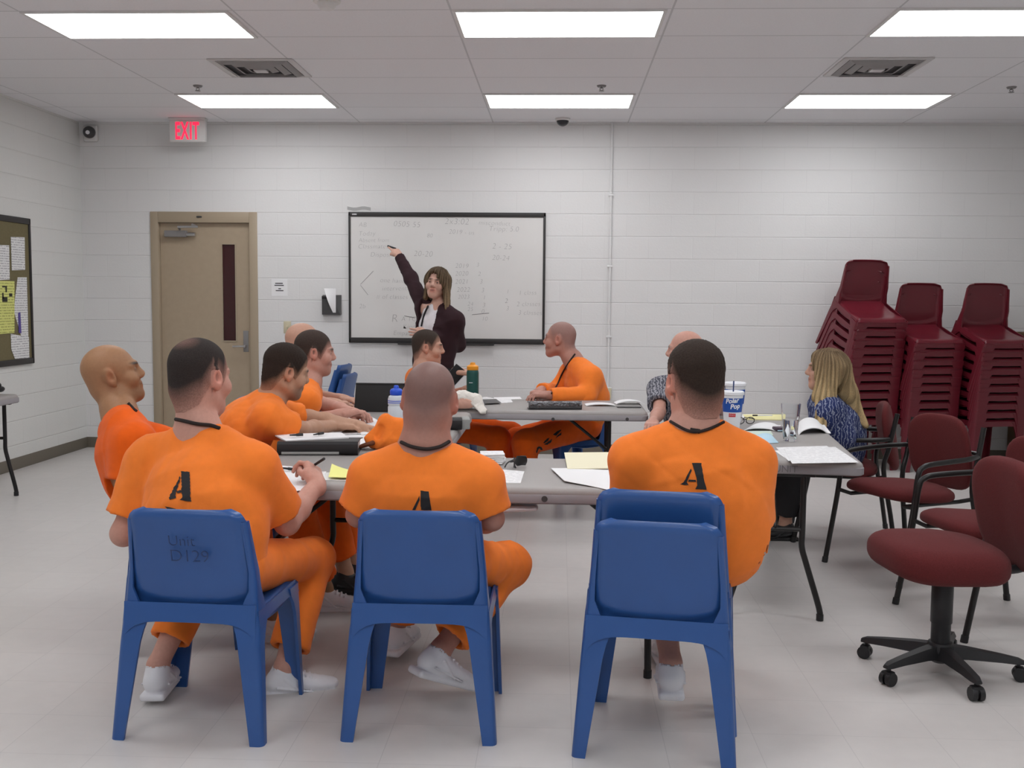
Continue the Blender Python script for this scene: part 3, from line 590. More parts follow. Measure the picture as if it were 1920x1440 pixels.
# ------------------------------------------------------------------ figures: signed-distance modelling
def smin(a, b, k):
    if k <= 0: return np.minimum(a, b)
    h = np.maximum(k-np.abs(a-b), 0)/k
    return np.minimum(a, b)-h*h*k*.25
def _n(v): v = np.asarray(v, float); return v/max(np.linalg.norm(v), 1e-9)
class Sdf:
    def __init__(s): s.pr = []; s.disp = None
    def add(s, fn, c, R, k=.02, op='u'): s.pr.append((fn, np.asarray(c, float), R, k, op)); return s
    def cone(s, a, b, ra, rb, k=.02, op='u'):
        a, b = np.asarray(a, float), np.asarray(b, float); d = b-a; L = max(d@d, 1e-12)
        def f(P):
            q = P-a; t = np.clip(q@d/L, 0, 1); return np.linalg.norm(q-t[:, None]*d, axis=1)-(ra+(rb-ra)*t)
        return s.add(f, (a+b)/2, math.sqrt(L)/2+max(ra, rb), k, op)
    def path(s, pts, rs, k=.012, op='u'):
        for i in range(len(pts)-1): s.cone(pts[i], pts[i+1], rs[i], rs[i+1], k if i or op != 'u' else k, op)
        return s
    def ell(s, c, r, Rm=None, k=.02, op='u'):
        c = np.asarray(c, float); r = np.asarray(r, float); Rm = np.eye(3) if Rm is None else Rm
        def f(P):
            q = (P-c)@Rm; k0 = np.linalg.norm(q/r, axis=1); k1 = np.linalg.norm(q/(r*r), axis=1)+1e-9; return k0*(k0-1)/k1
        return s.add(f, c, r.max(), k, op)
    def econe(s, a, b, X, wa, da, wb, db, k=.03, op='u'):
        """limb with oval section: half width w along X, half depth d"""
        a, b, X = np.asarray(a, float), np.asarray(b, float), np.asarray(X, float); d = b-a; L = max(d@d, 1e-12); X = _n(X-d*(X@d)/L)
        def f(P):
            q = P-a; t = np.clip(q@d/L, 0, 1); q = q-t[:, None]*d; x = q@X; y = np.linalg.norm(q-x[:, None]*X, axis=1)
            w_ = wa+(wb-wa)*t; e = da+(db-da)*t; k0 = np.hypot(x/w_, y/e); k1 = np.hypot(x/(w_*w_), y/(e*e))+1e-9; return k0*(k0-1)/k1
        return s.add(f, (a+b)/2, math.sqrt(L)/2+max(wa, wb, da, db), k, op)
    def rbox(s, c, h, Rm=None, r=.01, k=.01, op='u'):
        c = np.asarray(c, float); h = np.asarray(h, float)-r; Rm = np.eye(3) if Rm is None else Rm
        def f(P):
            q = np.abs((P-c)@Rm)-h; return np.linalg.norm(np.maximum(q, 0), axis=1)+np.minimum(q.max(axis=1), 0)-r
        return s.add(f, c, np.linalg.norm(h)+r, k, op)
    def hem(s, c, n, rad, length=.3, tube=None):
        """cut a garment end flat at c; n points out of the garment; hollow the opening to radius tube"""
        c = np.asarray(c, float); n = _n(n)
        def f(P):
            q = P-c; t = q@n; return np.maximum(np.maximum(-t, np.linalg.norm(q-t[:, None]*n, axis=1)-rad), t-length)
        s.add(f, c+n*length/2, length/2+rad, 0, 's')
        if tube: s.cone(c-n*.012, c+n*.09, tube, tube, 0, 's')
        return s
    def ev(s, P, full=False):
        d = np.full(len(P), 1.)
        for fn, c, R, k, op in s.pr:
            if full: v = fn(P); m = slice(None)
            else:
                m = np.nonzero(((P-c)**2).sum(1) < (R+max(k, 0)+.09)**2)[0]
                if not len(m): continue
                v = fn(P[m])
            if op == 'u': d[m] = smin(d[m], v, k)
            elif op == 's': d[m] = -smin(-d[m], v, k)
        if s.disp is not None: d = d-s.disp(P)
        return d
    def bounds(s):
        u = [(c, R) for _, c, R, _, op in s.pr if op == 'u']
        return np.min([c-R for c, R in u], 0)-.03, np.max([c+R for c, R in u], 0)+.03
    def grad(s, P, e=.0015):
        g = np.zeros_like(P)
        for i in range(3):
            q = np.zeros(3); q[i] = e; g[:, i] = s.ev(P+q)-s.ev(P-q)
        return g/(2*e)
    def snap(s, P, it=2, off=0.):
        P = np.array(P, float)
        for _ in range(it):
            f = s.ev(P)-off; g = s.grad(P); P = P-np.clip(f/np.maximum((g*g).sum(1), .2), -.02, .02)[:, None]*g
        return P
    def cast(s, o, d, t0, t1, n=160):
        """first hit along rays o + t d"""
        o = np.asarray(o, float); t = np.linspace(t0, t1, n); out = []
        for oo, dd in zip(o, d):
            v = s.ev(oo+t[:, None]*dd); i = np.nonzero(v < 0)[0]
            out.append(oo+(t[i[0]] if len(i) else t1)*dd)
        return s.snap(np.array(out), 3)
    def mesh(s, vox):
        lo, hi = s.bounds(); B = 8; nb = np.maximum(np.ceil((hi-lo)/(vox*B)).astype(int), 1); n = nb*B+1
        bc = [lo[i]+(np.arange(nb[i])+.5)*vox*B for i in range(3)]
        G = np.stack(np.meshgrid(*bc, indexing='ij'), -1).reshape(-1, 3); dc = s.ev(G)
        act = np.nonzero(np.abs(dc) < vox*B*1.35)[0]
        F = np.where(dc < 0, -1., 1.).astype(np.float32).reshape(nb)
        F = np.repeat(np.repeat(np.repeat(F, B, 0), B, 1), B, 2); F = np.pad(F, ((0, 1),)*3, mode='edge')
        loc = np.stack(np.meshgrid(*[np.arange(B+1)]*3, indexing='ij'), -1).reshape(-1, 3)
        bi = np.stack(np.unravel_index(act, nb), -1)
        for st in range(0, len(bi), 400):
            I = (bi[st:st+400, None, :]*B+loc[None]).reshape(-1, 3)
            F[I[:, 0], I[:, 1], I[:, 2]] = s.ev(lo+I*vox)
        F[0], F[-1] = 1, 1; F[:, 0], F[:, -1] = 1, 1; F[:, :, 0], F[:, :, -1] = 1, 1
        S = F < 0
        cnt = np.zeros(tuple(n-1), np.int8)
        for a in (0, 1):
            for b in (0, 1):
                for c in (0, 1): cnt += S[a:n[0]-1+a, b:n[1]-1+b, c:n[2]-1+c]
        cells = np.stack(np.nonzero((cnt > 0) & (cnt < 8)), -1)
        if not len(cells): return np.zeros((0, 3)), np.zeros((0, 4), int)
        idx = np.full(tuple(n-1), -1, np.int32); idx[cells[:, 0], cells[:, 1], cells[:, 2]] = np.arange(len(cells))
        acc = np.zeros((len(cells), 3)); w_ = np.zeros(len(cells))
        cor = [(a, b, c) for a in (0, 1) for b in (0, 1) for c in (0, 1)]
        val = {c: F[cells[:, 0]+c[0], cells[:, 1]+c[1], cells[:, 2]+c[2]] for c in cor}
        for p in cor:
            for ax in range(3):
                if p[ax]: continue
                q = list(p); q[ax] = 1; q = tuple(q); f0, f1 = val[p], val[q]; m = (f0 < 0) != (f1 < 0)
                t = f0[m]/(f0[m]-f1[m]); pt = np.tile(np.array(p, float), (m.sum(), 1)); pt[:, ax] = t; acc[m] += pt; w_[m] += 1
        V = lo+(cells+acc/w_[:, None])*vox
        quads = []
        for ax in range(3):
            sl0 = [slice(1, n[i]-1) for i in range(3)]; sl0[ax] = slice(0, n[ax]-1); sl1 = list(sl0); sl1[ax] = slice(1, n[ax])
            A, Bq = S[tuple(sl0)], S[tuple(sl1)]; E = np.stack(np.nonzero(A != Bq), -1)
            if not len(E): continue
            flip = A[E[:, 0], E[:, 1], E[:, 2]]; off = np.ones(3, int); off[ax] = 0; E = E+off
            u, v = (ax+1) % 3, (ax+2) % 3; eu = np.eye(3, dtype=int)[u]; ev_ = np.eye(3, dtype=int)[v]
            g = lambda C: idx[C[:, 0], C[:, 1], C[:, 2]]
            Q = np.stack([g(E-eu-ev_), g(E-ev_), g(E), g(E-eu)], -1); Q[~flip] = Q[~flip][:, ::-1]; quads.append(Q)
        Q = np.concatenate(quads); Q = Q[(Q >= 0).all(1)]
        # relax a little, then settle on the surface
        for it in range(2):
            sm = np.zeros_like(V); ct = np.zeros(len(V))
            for a in range(4):
                for b in (1, 3): np.add.at(sm, Q[:, a], V[Q[:, (a+b) % 4]]); np.add.at(ct, Q[:, a], 1)
            V = V+.5*(sm/np.maximum(ct, 1)[:, None]-V)
            V = s.snap(V, 1)
        return V, Q
def np_obj(name, V, Q, m, parent=None, base=(0, 0, 0), col=None):
    me = bpy.data.meshes.new(name); V = (V-np.asarray(base)).astype(np.float32)
    me.vertices.add(len(V)); me.vertices.foreach_set('co', V.ravel()); me.loops.add(Q.size); me.loops.foreach_set('vertex_index', Q.ravel().astype(np.int32))
    me.polygons.add(len(Q)); me.polygons.foreach_set('loop_start', np.arange(0, Q.size, Q.shape[1], dtype=np.int32)); me.polygons.foreach_set('loop_total', np.full(len(Q), Q.shape[1], np.int32))
    me.update(calc_edges=True); me.validate(); me.shade_smooth()
    if col is not None:
        at = me.color_attributes.new('Col', 'FLOAT_COLOR', 'POINT'); c4 = np.ones((len(V), 4), np.float32); c4[:, :3] = col; at.data.foreach_set('color', c4.ravel())
    return link(name, me, m, parent, base if parent is None else (0, 0, 0))
def rotm(yaw, pitch=0., roll=0.):
    """columns: right, forward, up. yaw 0 looks away from the camera, 90 to the right; pitch up; roll to the right"""
    a, b, c = map(math.radians, (-yaw, pitch, roll))
    Rz = np.array([[math.cos(a), -math.sin(a), 0], [math.sin(a), math.cos(a), 0], [0, 0, 1]]); Rx = np.array([[1, 0, 0], [0, math.cos(b), -math.sin(b)], [0, math.sin(b), math.cos(b)]]); Ry = np.array([[math.cos(c), 0, math.sin(c)], [0, 1, 0], [-math.sin(c), 0, math.cos(c)]])
    return Rz@Rx@Ry
def wrinkle(amp, f=(9, 9, 14), seed=0):
    r = np.random.default_rng(seed); D_ = r.normal(size=(5, 3))*np.array(f); ph = r.uniform(0, 6, 5)
    def g(P):
        q = P+.03*np.sin(P[:, [1, 2, 0]]*13+seed); s_ = 0
        for i in range(5): s_ = s_+(1-np.abs(np.sin(q@D_[i]+ph[i])))**2*(1 if i % 2 else -.8)
        return amp*s_*.5
    return g
def head_sdf(S, c, Rm, h=1., fat=0., female=False, nose=1.):
    T = lambda x, y, z: np.asarray(c)+Rm@(np.array([x, y, z])*h)
    e = lambda p, r, k, op='u', RR=Rm: S.ell(T(*p), np.array(r)*h, RR, k*h, op)
    e((0, -.014, .030), (.076, .096, .084), .01)
    e((0, .030, -.030), (.060+fat, .062, .086), .03)
    e((0, -.044, -.034), (.063, .054, .062), .03)
    S.cone(T(0, .068, -.104), T(0, .060, -.085), .020*h, .026*h, .03*h)
    for s in (-1, 1):
        S.cone(T(s*.050, .0, -.066), T(s*.018, .066, -.100), .017*h, .017*h, .03*h)
        e((s*.042, .060, -.034), (.026+fat, .026, .028), .02)
        S.cone(T(s*.012, .088, .018), T(s*.044, .070, .016), .010*h, .009*h, .015*h)
        e((s*.031, .094, -.002), (.017, .014, .011), .012, 's')
        e((s*.031, .076, -.002), (.0125, .0125, .0125), .004)
        S.cone(T(s*.010, .098, -.034), T(s*.012, .094, -.036), .009*h, .008*h, .008*h)
        Re = Rm@rotm(s*22)
        e((s*.079, -.012, -.006), (.010, .022, .034), .012, 'u', Re@rotm(0, 12)); e((s*.088, -.008, -.002), (.006, .011, .018), .006, 's', Re)
        S.cone(T(s*.078, -.002, -.036), T(s*.080, -.006, -.028), .008*h, .010*h, .008*h)
    S.cone(T(0, .088, .010), T(0, .092+.020*nose, -.026), .008*h, .012*h, .014*h)
    S.cone(T(-.017, .086, -.060), T(.017, .086, -.060), .008*h, .008*h, .008*h); S.cone(T(-.014, .085, -.072), T(.014, .085, -.072), .009*h, .009*h, .008*h)
    return T
def hand_sdf(S, wrist, dirv, palm, side, curl=(.4, .5, .5), spread=.12, h=1., point=False, thumb=.5):
    """side +1 right hand, -1 left; palm = direction the palm faces"""
    y = _n(dirv); z = -_n(np.asarray(palm)-y*(np.asarray(palm)@y)); x = np.cross(y, z); s = -side
    T = lambda p: np.asarray(wrist)+(x*p[0]*s+y*p[1]+z*p[2])*h
    Rm = np.stack([x, y, z], 1)
    S.rbox(T((0, .050, 0)), np.array((.040, .046, .014))*h, Rm, .012*h, .012)
    S.cone(T((0, -.02, 0)), T((0, .03, 0)), .026*h, .026*h, .02)
    S.cone(T((.018, .015, -.006)), T((.034, .045, -.010)), .017*h, .014*h, .012)
    for i, (fx, L_, r) in enumerate(((.030, .074, .0088), (.010, .082, .0090), (-.010, .076, .0086), (-.029, .060, .0078))):
        c = [0.05, .1, .1] if (point and i == 0) else curl
        a = spread*(fx/.03); p = np.array([fx, .092-abs(fx-.005)*.25, 0.]); ang = 0.; pts = [p-np.array([0, .02, 0])]; pts.append(p)
        for seg, cc in zip((.44, .32, .24), c):
            ang += cc*(1+.12*i); d_ = np.array([math.sin(a)*math.cos(ang), math.cos(a)*math.cos(ang), -math.sin(ang)]); p = p+d_*L_*seg; pts.append(p)
        S.path([T(q) for q in pts], [r*h, r*h, r*.95*h, r*.85*h, r*.72*h], .004)
    t0, t1 = np.array((.026, .022, -.008)), np.array((.050-.012*thumb, .056, -.016-.012*thumb)); t2 = t1+np.array((.012-.034*thumb, .028, -.010*thumb)); t3 = t2+np.array((.002-.024*thumb, .020, -.006*thumb))
    S.path([T(q) for q in (t0, t1, t2, t3)], [.013*h, .0105*h, .010*h, .008*h], .006)
    return T
def blend(base, P, spots):
    col = np.tile(np.asarray(base, float), (len(P), 1))
    for c, r, cc, soft in spots:
        d = np.linalg.norm((P-c)/np.asarray(r), axis=1); a = np.clip((1+soft-d)/max(2*soft, 1e-6), 0, 1)[:, None]; col = col*(1-a)+np.asarray(cc)*a
    return col
SK = dict(light=(.56, .32, .235), pink=(.58, .31, .245), tan=(.36, .19, .10), warm=(.50, .285, .19), ruddy=(.46, .23, .18))
HAIRLINE = ([-.2, -.105, -.06, -.03, 0, .028, .042, .060, .085, .2], [-.075, -.078, -.085, -.045, .022, .000, .028, .062, .072, .08])
def person(label, sp):
    """sp: pel, ch (between the shoulder joints), hc head centre, head=(yaw, pitch, roll), psi hips, psh shoulders, sw half shoulder width, arms, legs, ..."""
    g = sp.get
    pel, ch, hc = (np.asarray(sp[k], float) for k in ('pel', 'ch', 'hc'))
    base = np.array([pel[0], pel[1], 0.]); vox = g('vox', .0055); fat = g('fat', 1.); hs = g('hs', 1.)
    Rp, Rs, Rh = rotm(g('psi', 0)), rotm(g('psh', g('psi', 0)), 0, g('shroll', 0)), rotm(*sp['head'])
    Xp, Xs = Rp[:, 0], Rs[:, 0]; sw = g('sw', .185); upv = _n(ch-pel)
    nb = np.asarray(g('nb', ch+upv*.075+Rs[:, 1]*.0)); nr = g('nr', .058)
    B = Sdf(); Sh = Sdf(); Tr = Sdf()
    # torso: body and shirt share the same stations
    st = [(0., .165*g('hipw', 1.), .115*g('hipw', 1.)**.5), (.25, .160*fat, .112*fat), (.5, .165*fat, .118*fat), (.78, .175, .115), (1., .150, .085)]
    F_ = lambda t: (Xp*(1-t)+Xs*t)
    bow = g('bow', .02)
    pts = [pel+(ch-pel)*t - (Rp[:, 1]*(1-t)+Rs[:, 1]*t)*bow*math.sin(math.pi*t) for t, _, _ in st]
    loose = g('loose', .016); sleeve = g('sleeve', 'short')
    for (a, b, sa, sb) in zip(pts, pts[1:], st, st[1:]):
        X = F_((sa[0]+sb[0])/2)
        B.econe(a, b, X, sa[1]-.012, sa[2]-.014, sb[1]-.012, sb[2]-.014, .04)
        Sh.econe(a, b, X, sa[1]+loose, sa[2]+loose, sb[1]+loose, sb[2]+loose*.6, .04)
    sj = {}
    for s, nm in ((1, 'R'), (-1, 'L')):
        j = ch+Xs*sw*s-upv*g('drop', .02); j = np.asarray(g('sj'+nm, j)); sj[nm] = j
        B.cone(nb-upv*.015+Xs*s*.03, j, .045, .05, .05); Sh.cone(nb-upv*.030+Xs*s*.045, j+upv*.002, .046+loose*.3, .058+loose, .06)
    B.cone(ch, nb, .075, nr, .05); B.cone(nb-upv*.02, np.asarray(hc)+Rh@(np.array([0, -.026, -.05])*hs), nr, nr*.97, .03)
    T = head_sdf(B, hc, Rh, hs, g('face', 0.), g('female', False), g('nose', .7))
    # arms
    for s, nm in ((1, 'R'), (-1, 'L')):
        ar = g('arm'+nm)
        if ar is None: continue
        el, wr = np.asarray(ar['el'], float), np.asarray(ar['wr'], float); j = sj[nm]; th = g('arm_r', 1.)
        B.cone(j, el, .048*th, .040*th, .03); B.cone(el, el+(wr-el)*.35, .041*th, .041*th, .02); B.cone(el+(wr-el)*.35, wr, .041*th, .027*th, .02)
        hand_sdf(B, wr, ar.get('hd', wr-el), ar.get('palm', (0, 0, -1)), s, ar.get('curl', (.35, .45, .4)), ar.get('spread', .10), ar.get('h', 1.05), ar.get('point', False), ar.get('thumb', .4))
        if sleeve == 'short':
            e2 = j+(el-j)*ar.get('sl', .78); d_ = _n(el-j)
            Sh.cone(j, e2+d_*.04, .062*th+loose, .058*th+loose, .045); Sh.hem(e2, d_, .12, .15, .047*th+.006)
        elif sleeve == 'long':
            Sh.cone(j, el, .060*th+loose, .052*th+loose*.7, .045); w2 = el+(wr-el)*.90; Sh.cone(el, w2+_n(wr-el)*.03, .052*th+loose*.7, .040*th+loose*.5, .03); Sh.hem(w2, wr-el, .08, .12, .030*th)
    # collar opening
    nd = _n(hc+Rh@np.array([0, -.03, -.05])-nb); Sh.cone(nb+nd*.012+Rs[:, 1]*g('neckf', .01), nb+nd*.2, nr+.011, nr+.03, .006, 's')
    Sh.hem(pel-upv*g('hem', .06), -upv, .32, .4)
    # legs
    feet = []
    for s, nm in ((1, 'R'), (-1, 'L')):
        lg = g('leg'+nm)
        if lg is None: continue
        kn, an = np.asarray(lg['kn'], float), np.asarray(lg['an'], float); hip = pel+Xp*.085*s-np.array([0, 0, .015]); lt = g('leg_r', 1.)
        B.cone(hip, kn, .078, .052, .04); B.cone(kn, kn+(an-kn)*.3, .050, .052, .02); B.cone(kn+(an-kn)*.3, an, .052, .036, .02)
        Tr.cone(hip, kn, .100*lt, .078*lt, .05); hem = kn+(an-kn)*lg.get('hem', .86); d_ = _n(an-kn)
        Tr.cone(kn, hem+d_*.05, .078*lt, .076*lt, .04); Tr.hem(hem, d_, .14, .16, .052*lt)
        fr = rotm(lg.get('toe', g('psi', 0)), lg.get('tp', 0.), lg.get('tr', 0.))
        foot = an+fr@np.array([0, .02, -.055]); B.cone(an, foot, .036, .034, .02); B.econe(foot, an+fr@np.array([0, .13, -.065]), fr[:, 0], .036, .028, .036, .018, .02)
        feet.append((an, fr, lg))
    Tr.econe(pel-Xp*.03, pel+Xp*.03-np.array([0, 0, .02]), _n(np.cross(Xp, (0, 0, 1))), .122, .13, .122, .13, .05)
    Sh.disp = wrinkle(g('wr', .006), (10, 10, 13), g('seed', 1)); Tr.disp = wrinkle(.006, (11, 11, 9), g('seed', 1)+9)
    sdf_done = g('extra')
    if sdf_done: sdf_done(B, Sh, Tr, T, Rh)
    V, Q = B.mesh(vox)
    skin = np.array(g('skin', SK['light'])); lip = skin*np.array((.85, .55, .55)); dk = np.array((.02, .014, .012)); hcol = np.array(g('hcol', (.03, .022, .018)))
    hd = hs
    spots = [(T(0, .09, -.066), .03*hd, skin*np.array((.97, .86, .84)), .5), (T(0, .098, -.065), np.array((.022, .022, .012))*hd, lip, .3), (T(0, .1, -.0655), np.array((.016, .03, .0032))*hd, skin*.25, .5)]
    for s in (-1, 1):
        spots += [(T(s*.031, .088, -.002), .0125*hd, skin*.75, .4), (T(s*.031, .0885, -.002), np.array((.0105, .0105, .0055))*hd, skin*.55+np.array((.10, .10, .10)), .35), (T(s*.031, .0895, -.002), .0055*hd, dk, .3), (T(s*.030, .092, .020), np.array((.020, .03, .0055))*hd, hcol*1.2+.01, .5), (T(s*.082, -.01, -.006), np.array((.014, .03, .04))*hd, skin*np.array((1.06, .84, .80)), .6)]
    if g('stubble'):
        spots.insert(0, (T(0, .06, -.085), np.array((.075, .06, .055))*hd, skin*(1-g('stubble'))+hcol*g('stubble'), .25))
    col = blend(skin, V, spots)
    hz = (V-hc)@Rh/hd
    hp = g('hair')
    def hmask(q, soft, drop=0.):
        zl = np.interp(q[:, 1], *HAIRLINE)+g('hl', 0.)-drop+.035*np.clip(np.abs(q[:, 0])/.06, 0, 1.3)**2*(q[:, 1] < -.02); m = np.clip((q[:, 2]-zl)/soft+.5, 0, 1)
        if g('recede'): m = m*np.clip(1-(q[:, 1]-(g('recede')-abs(q[:, 0])*.15))/.03*(q[:, 2] > .03), 0, 1)
        if g('crown'):
            m = m*np.clip(.66+np.linalg.norm((q-np.array(g('crown')))/np.array((.05, .05, .04)), axis=1)*.36, .0, 1)
        return m
    if hp in ('buzz', 'shadow', 'short'):
        # cropped hair tints the scalp where it is cut very short
        k_ = {'buzz': .8, 'shadow': g('hk', .5), 'short': .85}[hp]; nearhead = (np.linalg.norm(hz, axis=1) < .16)
        m = hmask(hz, g('fade', .05))*nearhead*k_*(np.abs(hz[:, 0]) < .083); m = m**1.25; col = col*(1-m[:, None])+(hcol*1.3+.005)*m[:, None]
    o = np_obj('person', V, Q, MT['skin'], None, base, col)
    tag(o, label, 'person')
    Vs, Qs = Sh.mesh(g('cvox', .0085)); shirt = np_obj('shirt', Vs, Qs, MT[g('shirt', 'orange')], o, base)
    if g('top') : shirt.name = g('top')
    Vt, Qt = Tr.mesh(g('cvox', .0085)*1.1); tro = np_obj('trousers', Vt, Qt, MT[g('trousers', 'orange')], o, base)
    if hp in ('short', 'buzz'):
        Hs = Sdf(); th = g('hth', .010 if hp == 'short' else .004)*hd; hd0 = Sdf(); head_sdf(hd0, hc, Rh, hs, g('face', 0.)); fd = g('fade', .05)
        def earcut(q):
            return np.where((np.abs(q[:, 1]+.010) < .027) & (q[:, 2] < .020), np.clip((.079-np.abs(q[:, 0]))/.004, 0, 1), 1.)
        def hf(P):
            q = (P-hc)@Rh/hd; m = hmask(q, fd, .004)*earcut(q); zt = np.clip((q[:, 2]-.02)/.06, 0, 1); noise = .0012*np.sin(P[:, 0]*520+3*np.sin(P[:, 2]*300))*np.sin(P[:, 2]*430)
            return B.ev(P)-(-.004+(th*(.45+.6*zt)*(.3+.7*m)+.004)*np.clip(m*4, 0, 1))-noise*m*(hp == 'short')
        Hs.add(hf, T(0, -.014, .03), .115*hd, 0)
        Vh, Qh = Hs.mesh(.005)
        if len(Vh):
            q = (Vh-hc)@Rh/hd; m = hmask(q, fd, .004)[:, None]**1.25; hc_ = skin*.9*(1-m)+hcol*m
            np_obj('hair', Vh, Qh, MT['hair'], o, base, hc_)
    # shoes
    if g('shoes', True):
        for an, fr, lg in feet:
            if lg.get('shoe', True) is False: continue
            Z = Sdf(); P = lambda x, y, z: an+fr@np.array([x, y, z])
            Z.econe(P(0, -.035, -.055), P(0, .02, -.055), fr[:, 0], .040, .036, .043, .040, .02); Z.econe(P(0, .02, -.055), P(0, .135, -.070), fr[:, 0], .043, .042, .047, .026, .03); Z.ell(P(0, .165, -.073), (.044, .035, .022), fr, .02)
            Z.cone(P(0, -.02, -.04), P(0, -.006, -.012), .041, .042, .02); Z.cone(P(0, -.005, .0), P(0, .012, .08), .035, .04, .004, 's')
            Z.rbox(P(0, .055, -.094), (.0, .0, .0) if False else (.045, .135, .014), fr, .012, .006)
            for q in range(4): Z.cone(P(-.026, .055+.020*q, -.018-.009*q), P(.026, .055+.020*q, -.018-.009*q), .0045, .0045, .002)
            for s in (-1, 1): Z.cone(P(s*.048, -.03, -.060), P(s*.052, .10, -.082), .004, .004, .002); Z.cone(P(s*.046, .0, -.03), P(s*.053, .06, -.078), .004, .004, .002)
            Vz, Qz = Z.mesh(.005); np_obj('shoe', Vz, Qz, MT[lg.get('shoe', 'shoe')], o, base)
    U_ = Sdf(); U_.add(lambda P: np.minimum(Sh.ev(P), B.ev(P)), ch, .9, 0)
    sp.update(U=U_, obj=o, shirt_o=shirt, tro_o=tro, Sh=Sh, Tr=Tr, Bd=B, T=T, nb=nb, base=base)
    return o
def cord(sp, pts, r=.0045, off=.003, close=False, name='lanyard', n=4, on='Sh'):
    P = sp[on].snap(np.array(smooth_path(pts, n, close)), 3, off)
    return obj(name, tube(NB(), [p-sp['base'] for p in P], r, 7, close), MT['cordm'], sp['obj'])
def px_on(sp, uv, on='Sh', t0=2.6, t1=12.):
    """points of a garment under photo pixels, found along the line of sight"""
    d = np.array([(u-960)/FPX*RT-(v-720)/FPX*UP+FW for u, v in uv]); c = np.linalg.norm(sp['base'][:2])
    return sp[on].cast(np.tile(np.array([0, 0, CAMH]), (len(uv), 1)), d, c-.7, c+.5)
def stencil(sp, polys, on='Sh', parent='shirt_o', name='stencil_letter', m='ink'):
    """flat print laid on the cloth: polygons in photo pixels, cut fine and settled on the surface"""
    for poly in polys:
        bm = NB(); f = bm.faces.new([bm.verts.new((u, v, 0)) for u, v in poly]); bmesh.ops.triangulate(bm, faces=bm.faces[:])
        for it in range(6):
            es = [e for e in bm.edges if e.calc_length() > 4.]
            if not es: break
            bmesh.ops.subdivide_edges(bm, edges=es, cuts=1, use_grid_fill=False); bmesh.ops.triangulate(bm, faces=[f for f in bm.faces if len(f.verts) > 3])
        uv = [(v.co.x, v.co.y) for v in bm.verts]; P = px_on(sp, uv, on); g_ = sp[on].grad(P); g_ /= np.linalg.norm(g_, axis=1)[:, None]
        for v, p, n_ in zip(bm.verts, P, g_): v.co = p+n_*.0028-sp['base']
        o = obj(name, bm, MT[m], sp[parent])
# ------------------------------------------------------------------ the people
A_ = np.array
# man in front at left, pen in his right hand
P2 = dict(pel=(-1.17, 3.45, .555), ch=W(376, 862, 3.60), hc=W(375, 704, 3.66), head=(26, -4, 0), psi=8, psh=14, sw=.205, hs=1.14, fat=1.18, nr=.070, loose=.022, vox=.0042, skin=SK['pink'], hair='buzz', hcol=(.038, .030, .028), crown=(.0, -.06, .095), hl=-.004, fade=.10, nb=W(372, 806, 3.62), seed=3, arm_r=1.08,
    armR=dict(el=W(538, 980, 3.68), wr=W(595, 908, 3.90), hd=W(582, 866, 3.99)-W(595, 908, 3.90), palm=(-.75, .45, -.15), curl=(.75, .9, .6), spread=.05, h=1.1, thumb=.75, sl=.80), armL=dict(el=W(232, 1000, 3.58), wr=W(330, 935, 3.98), sl=.78),
    legR=dict(kn=W(588, 1047, 3.98), an=W(533, 1252, 3.74), toe=72, hem=.83), legL=dict(kn=(-1.33, 3.92, .50), an=W(296, 1247, 3.62), toe=-4, hem=.80), hem=.10)
person('person in orange seated in front at left, black letter on back, pen in right hand', P2)
# man in front in the middle
P3 = dict(pel=(-.45, 3.565, .55), ch=W(798, 884, 3.525), hc=W(806, 747, 3.57), head=(4, -5, 3), psi=6, psh=4, sw=.185, drop=.035, hs=1.12, fat=1.06, nr=.080, nb=W(797, 836, 3.54), loose=.020, vox=.005, skin=SK['ruddy'], hair='shadow', hcol=(.06, .047, .05), hk=.68, hl=.0, fade=.10, seed=5,
    armR=dict(el=W(922, 972, 3.52), wr=W(890, 985, 3.82), sl=.86), armL=dict(el=W(672, 965, 3.55), wr=W(722, 950, 3.88), sl=.86),
    legR=dict(kn=W(952, 1058, 3.86), an=W(826, 1218, 3.62), toe=50, tp=-24, hem=.86), legL=dict(kn=(-.50, 3.95, .50), an=W(742, 1172, 4.08), toe=12, hem=.86), hem=.08)
person('person in orange with close-cropped head seated in front in the middle', P3)
# man in front at right
P4 = dict(pel=(.52, 3.54, .63), ch=W(1294, 850, 3.53), hc=W(1302, 713, 3.58), head=(-17, -4, 0), psi=2, psh=-2, sw=.192, drop=.03, hs=1.14, fat=1.20, nr=.074, nb=W(1300, 800, 3.55), loose=.024, vox=.005, skin=SK['pink'], hair='short', hcol=(.040, .027, .021), hl=-.006, fade=.10, seed=8, hipw=1.25,
    armR=dict(el=W(1405, 975, 3.56), wr=W(1400, 925, 3.80), sl=.99), armL=dict(el=W(1186, 965, 3.58), wr=W(1225, 905, 3.90), sl=.95),
    legR=dict(kn=(.60, 3.95, .57), an=(.445, 4.12, .11), toe=-5, hem=.84), legL=dict(kn=(.36, 3.90, .57), an=W(1258, 1243, 3.56), toe=3, hem=.74), hem=.20)
person('person in orange with dark faded haircut on the stacked blue chairs in front', P4)
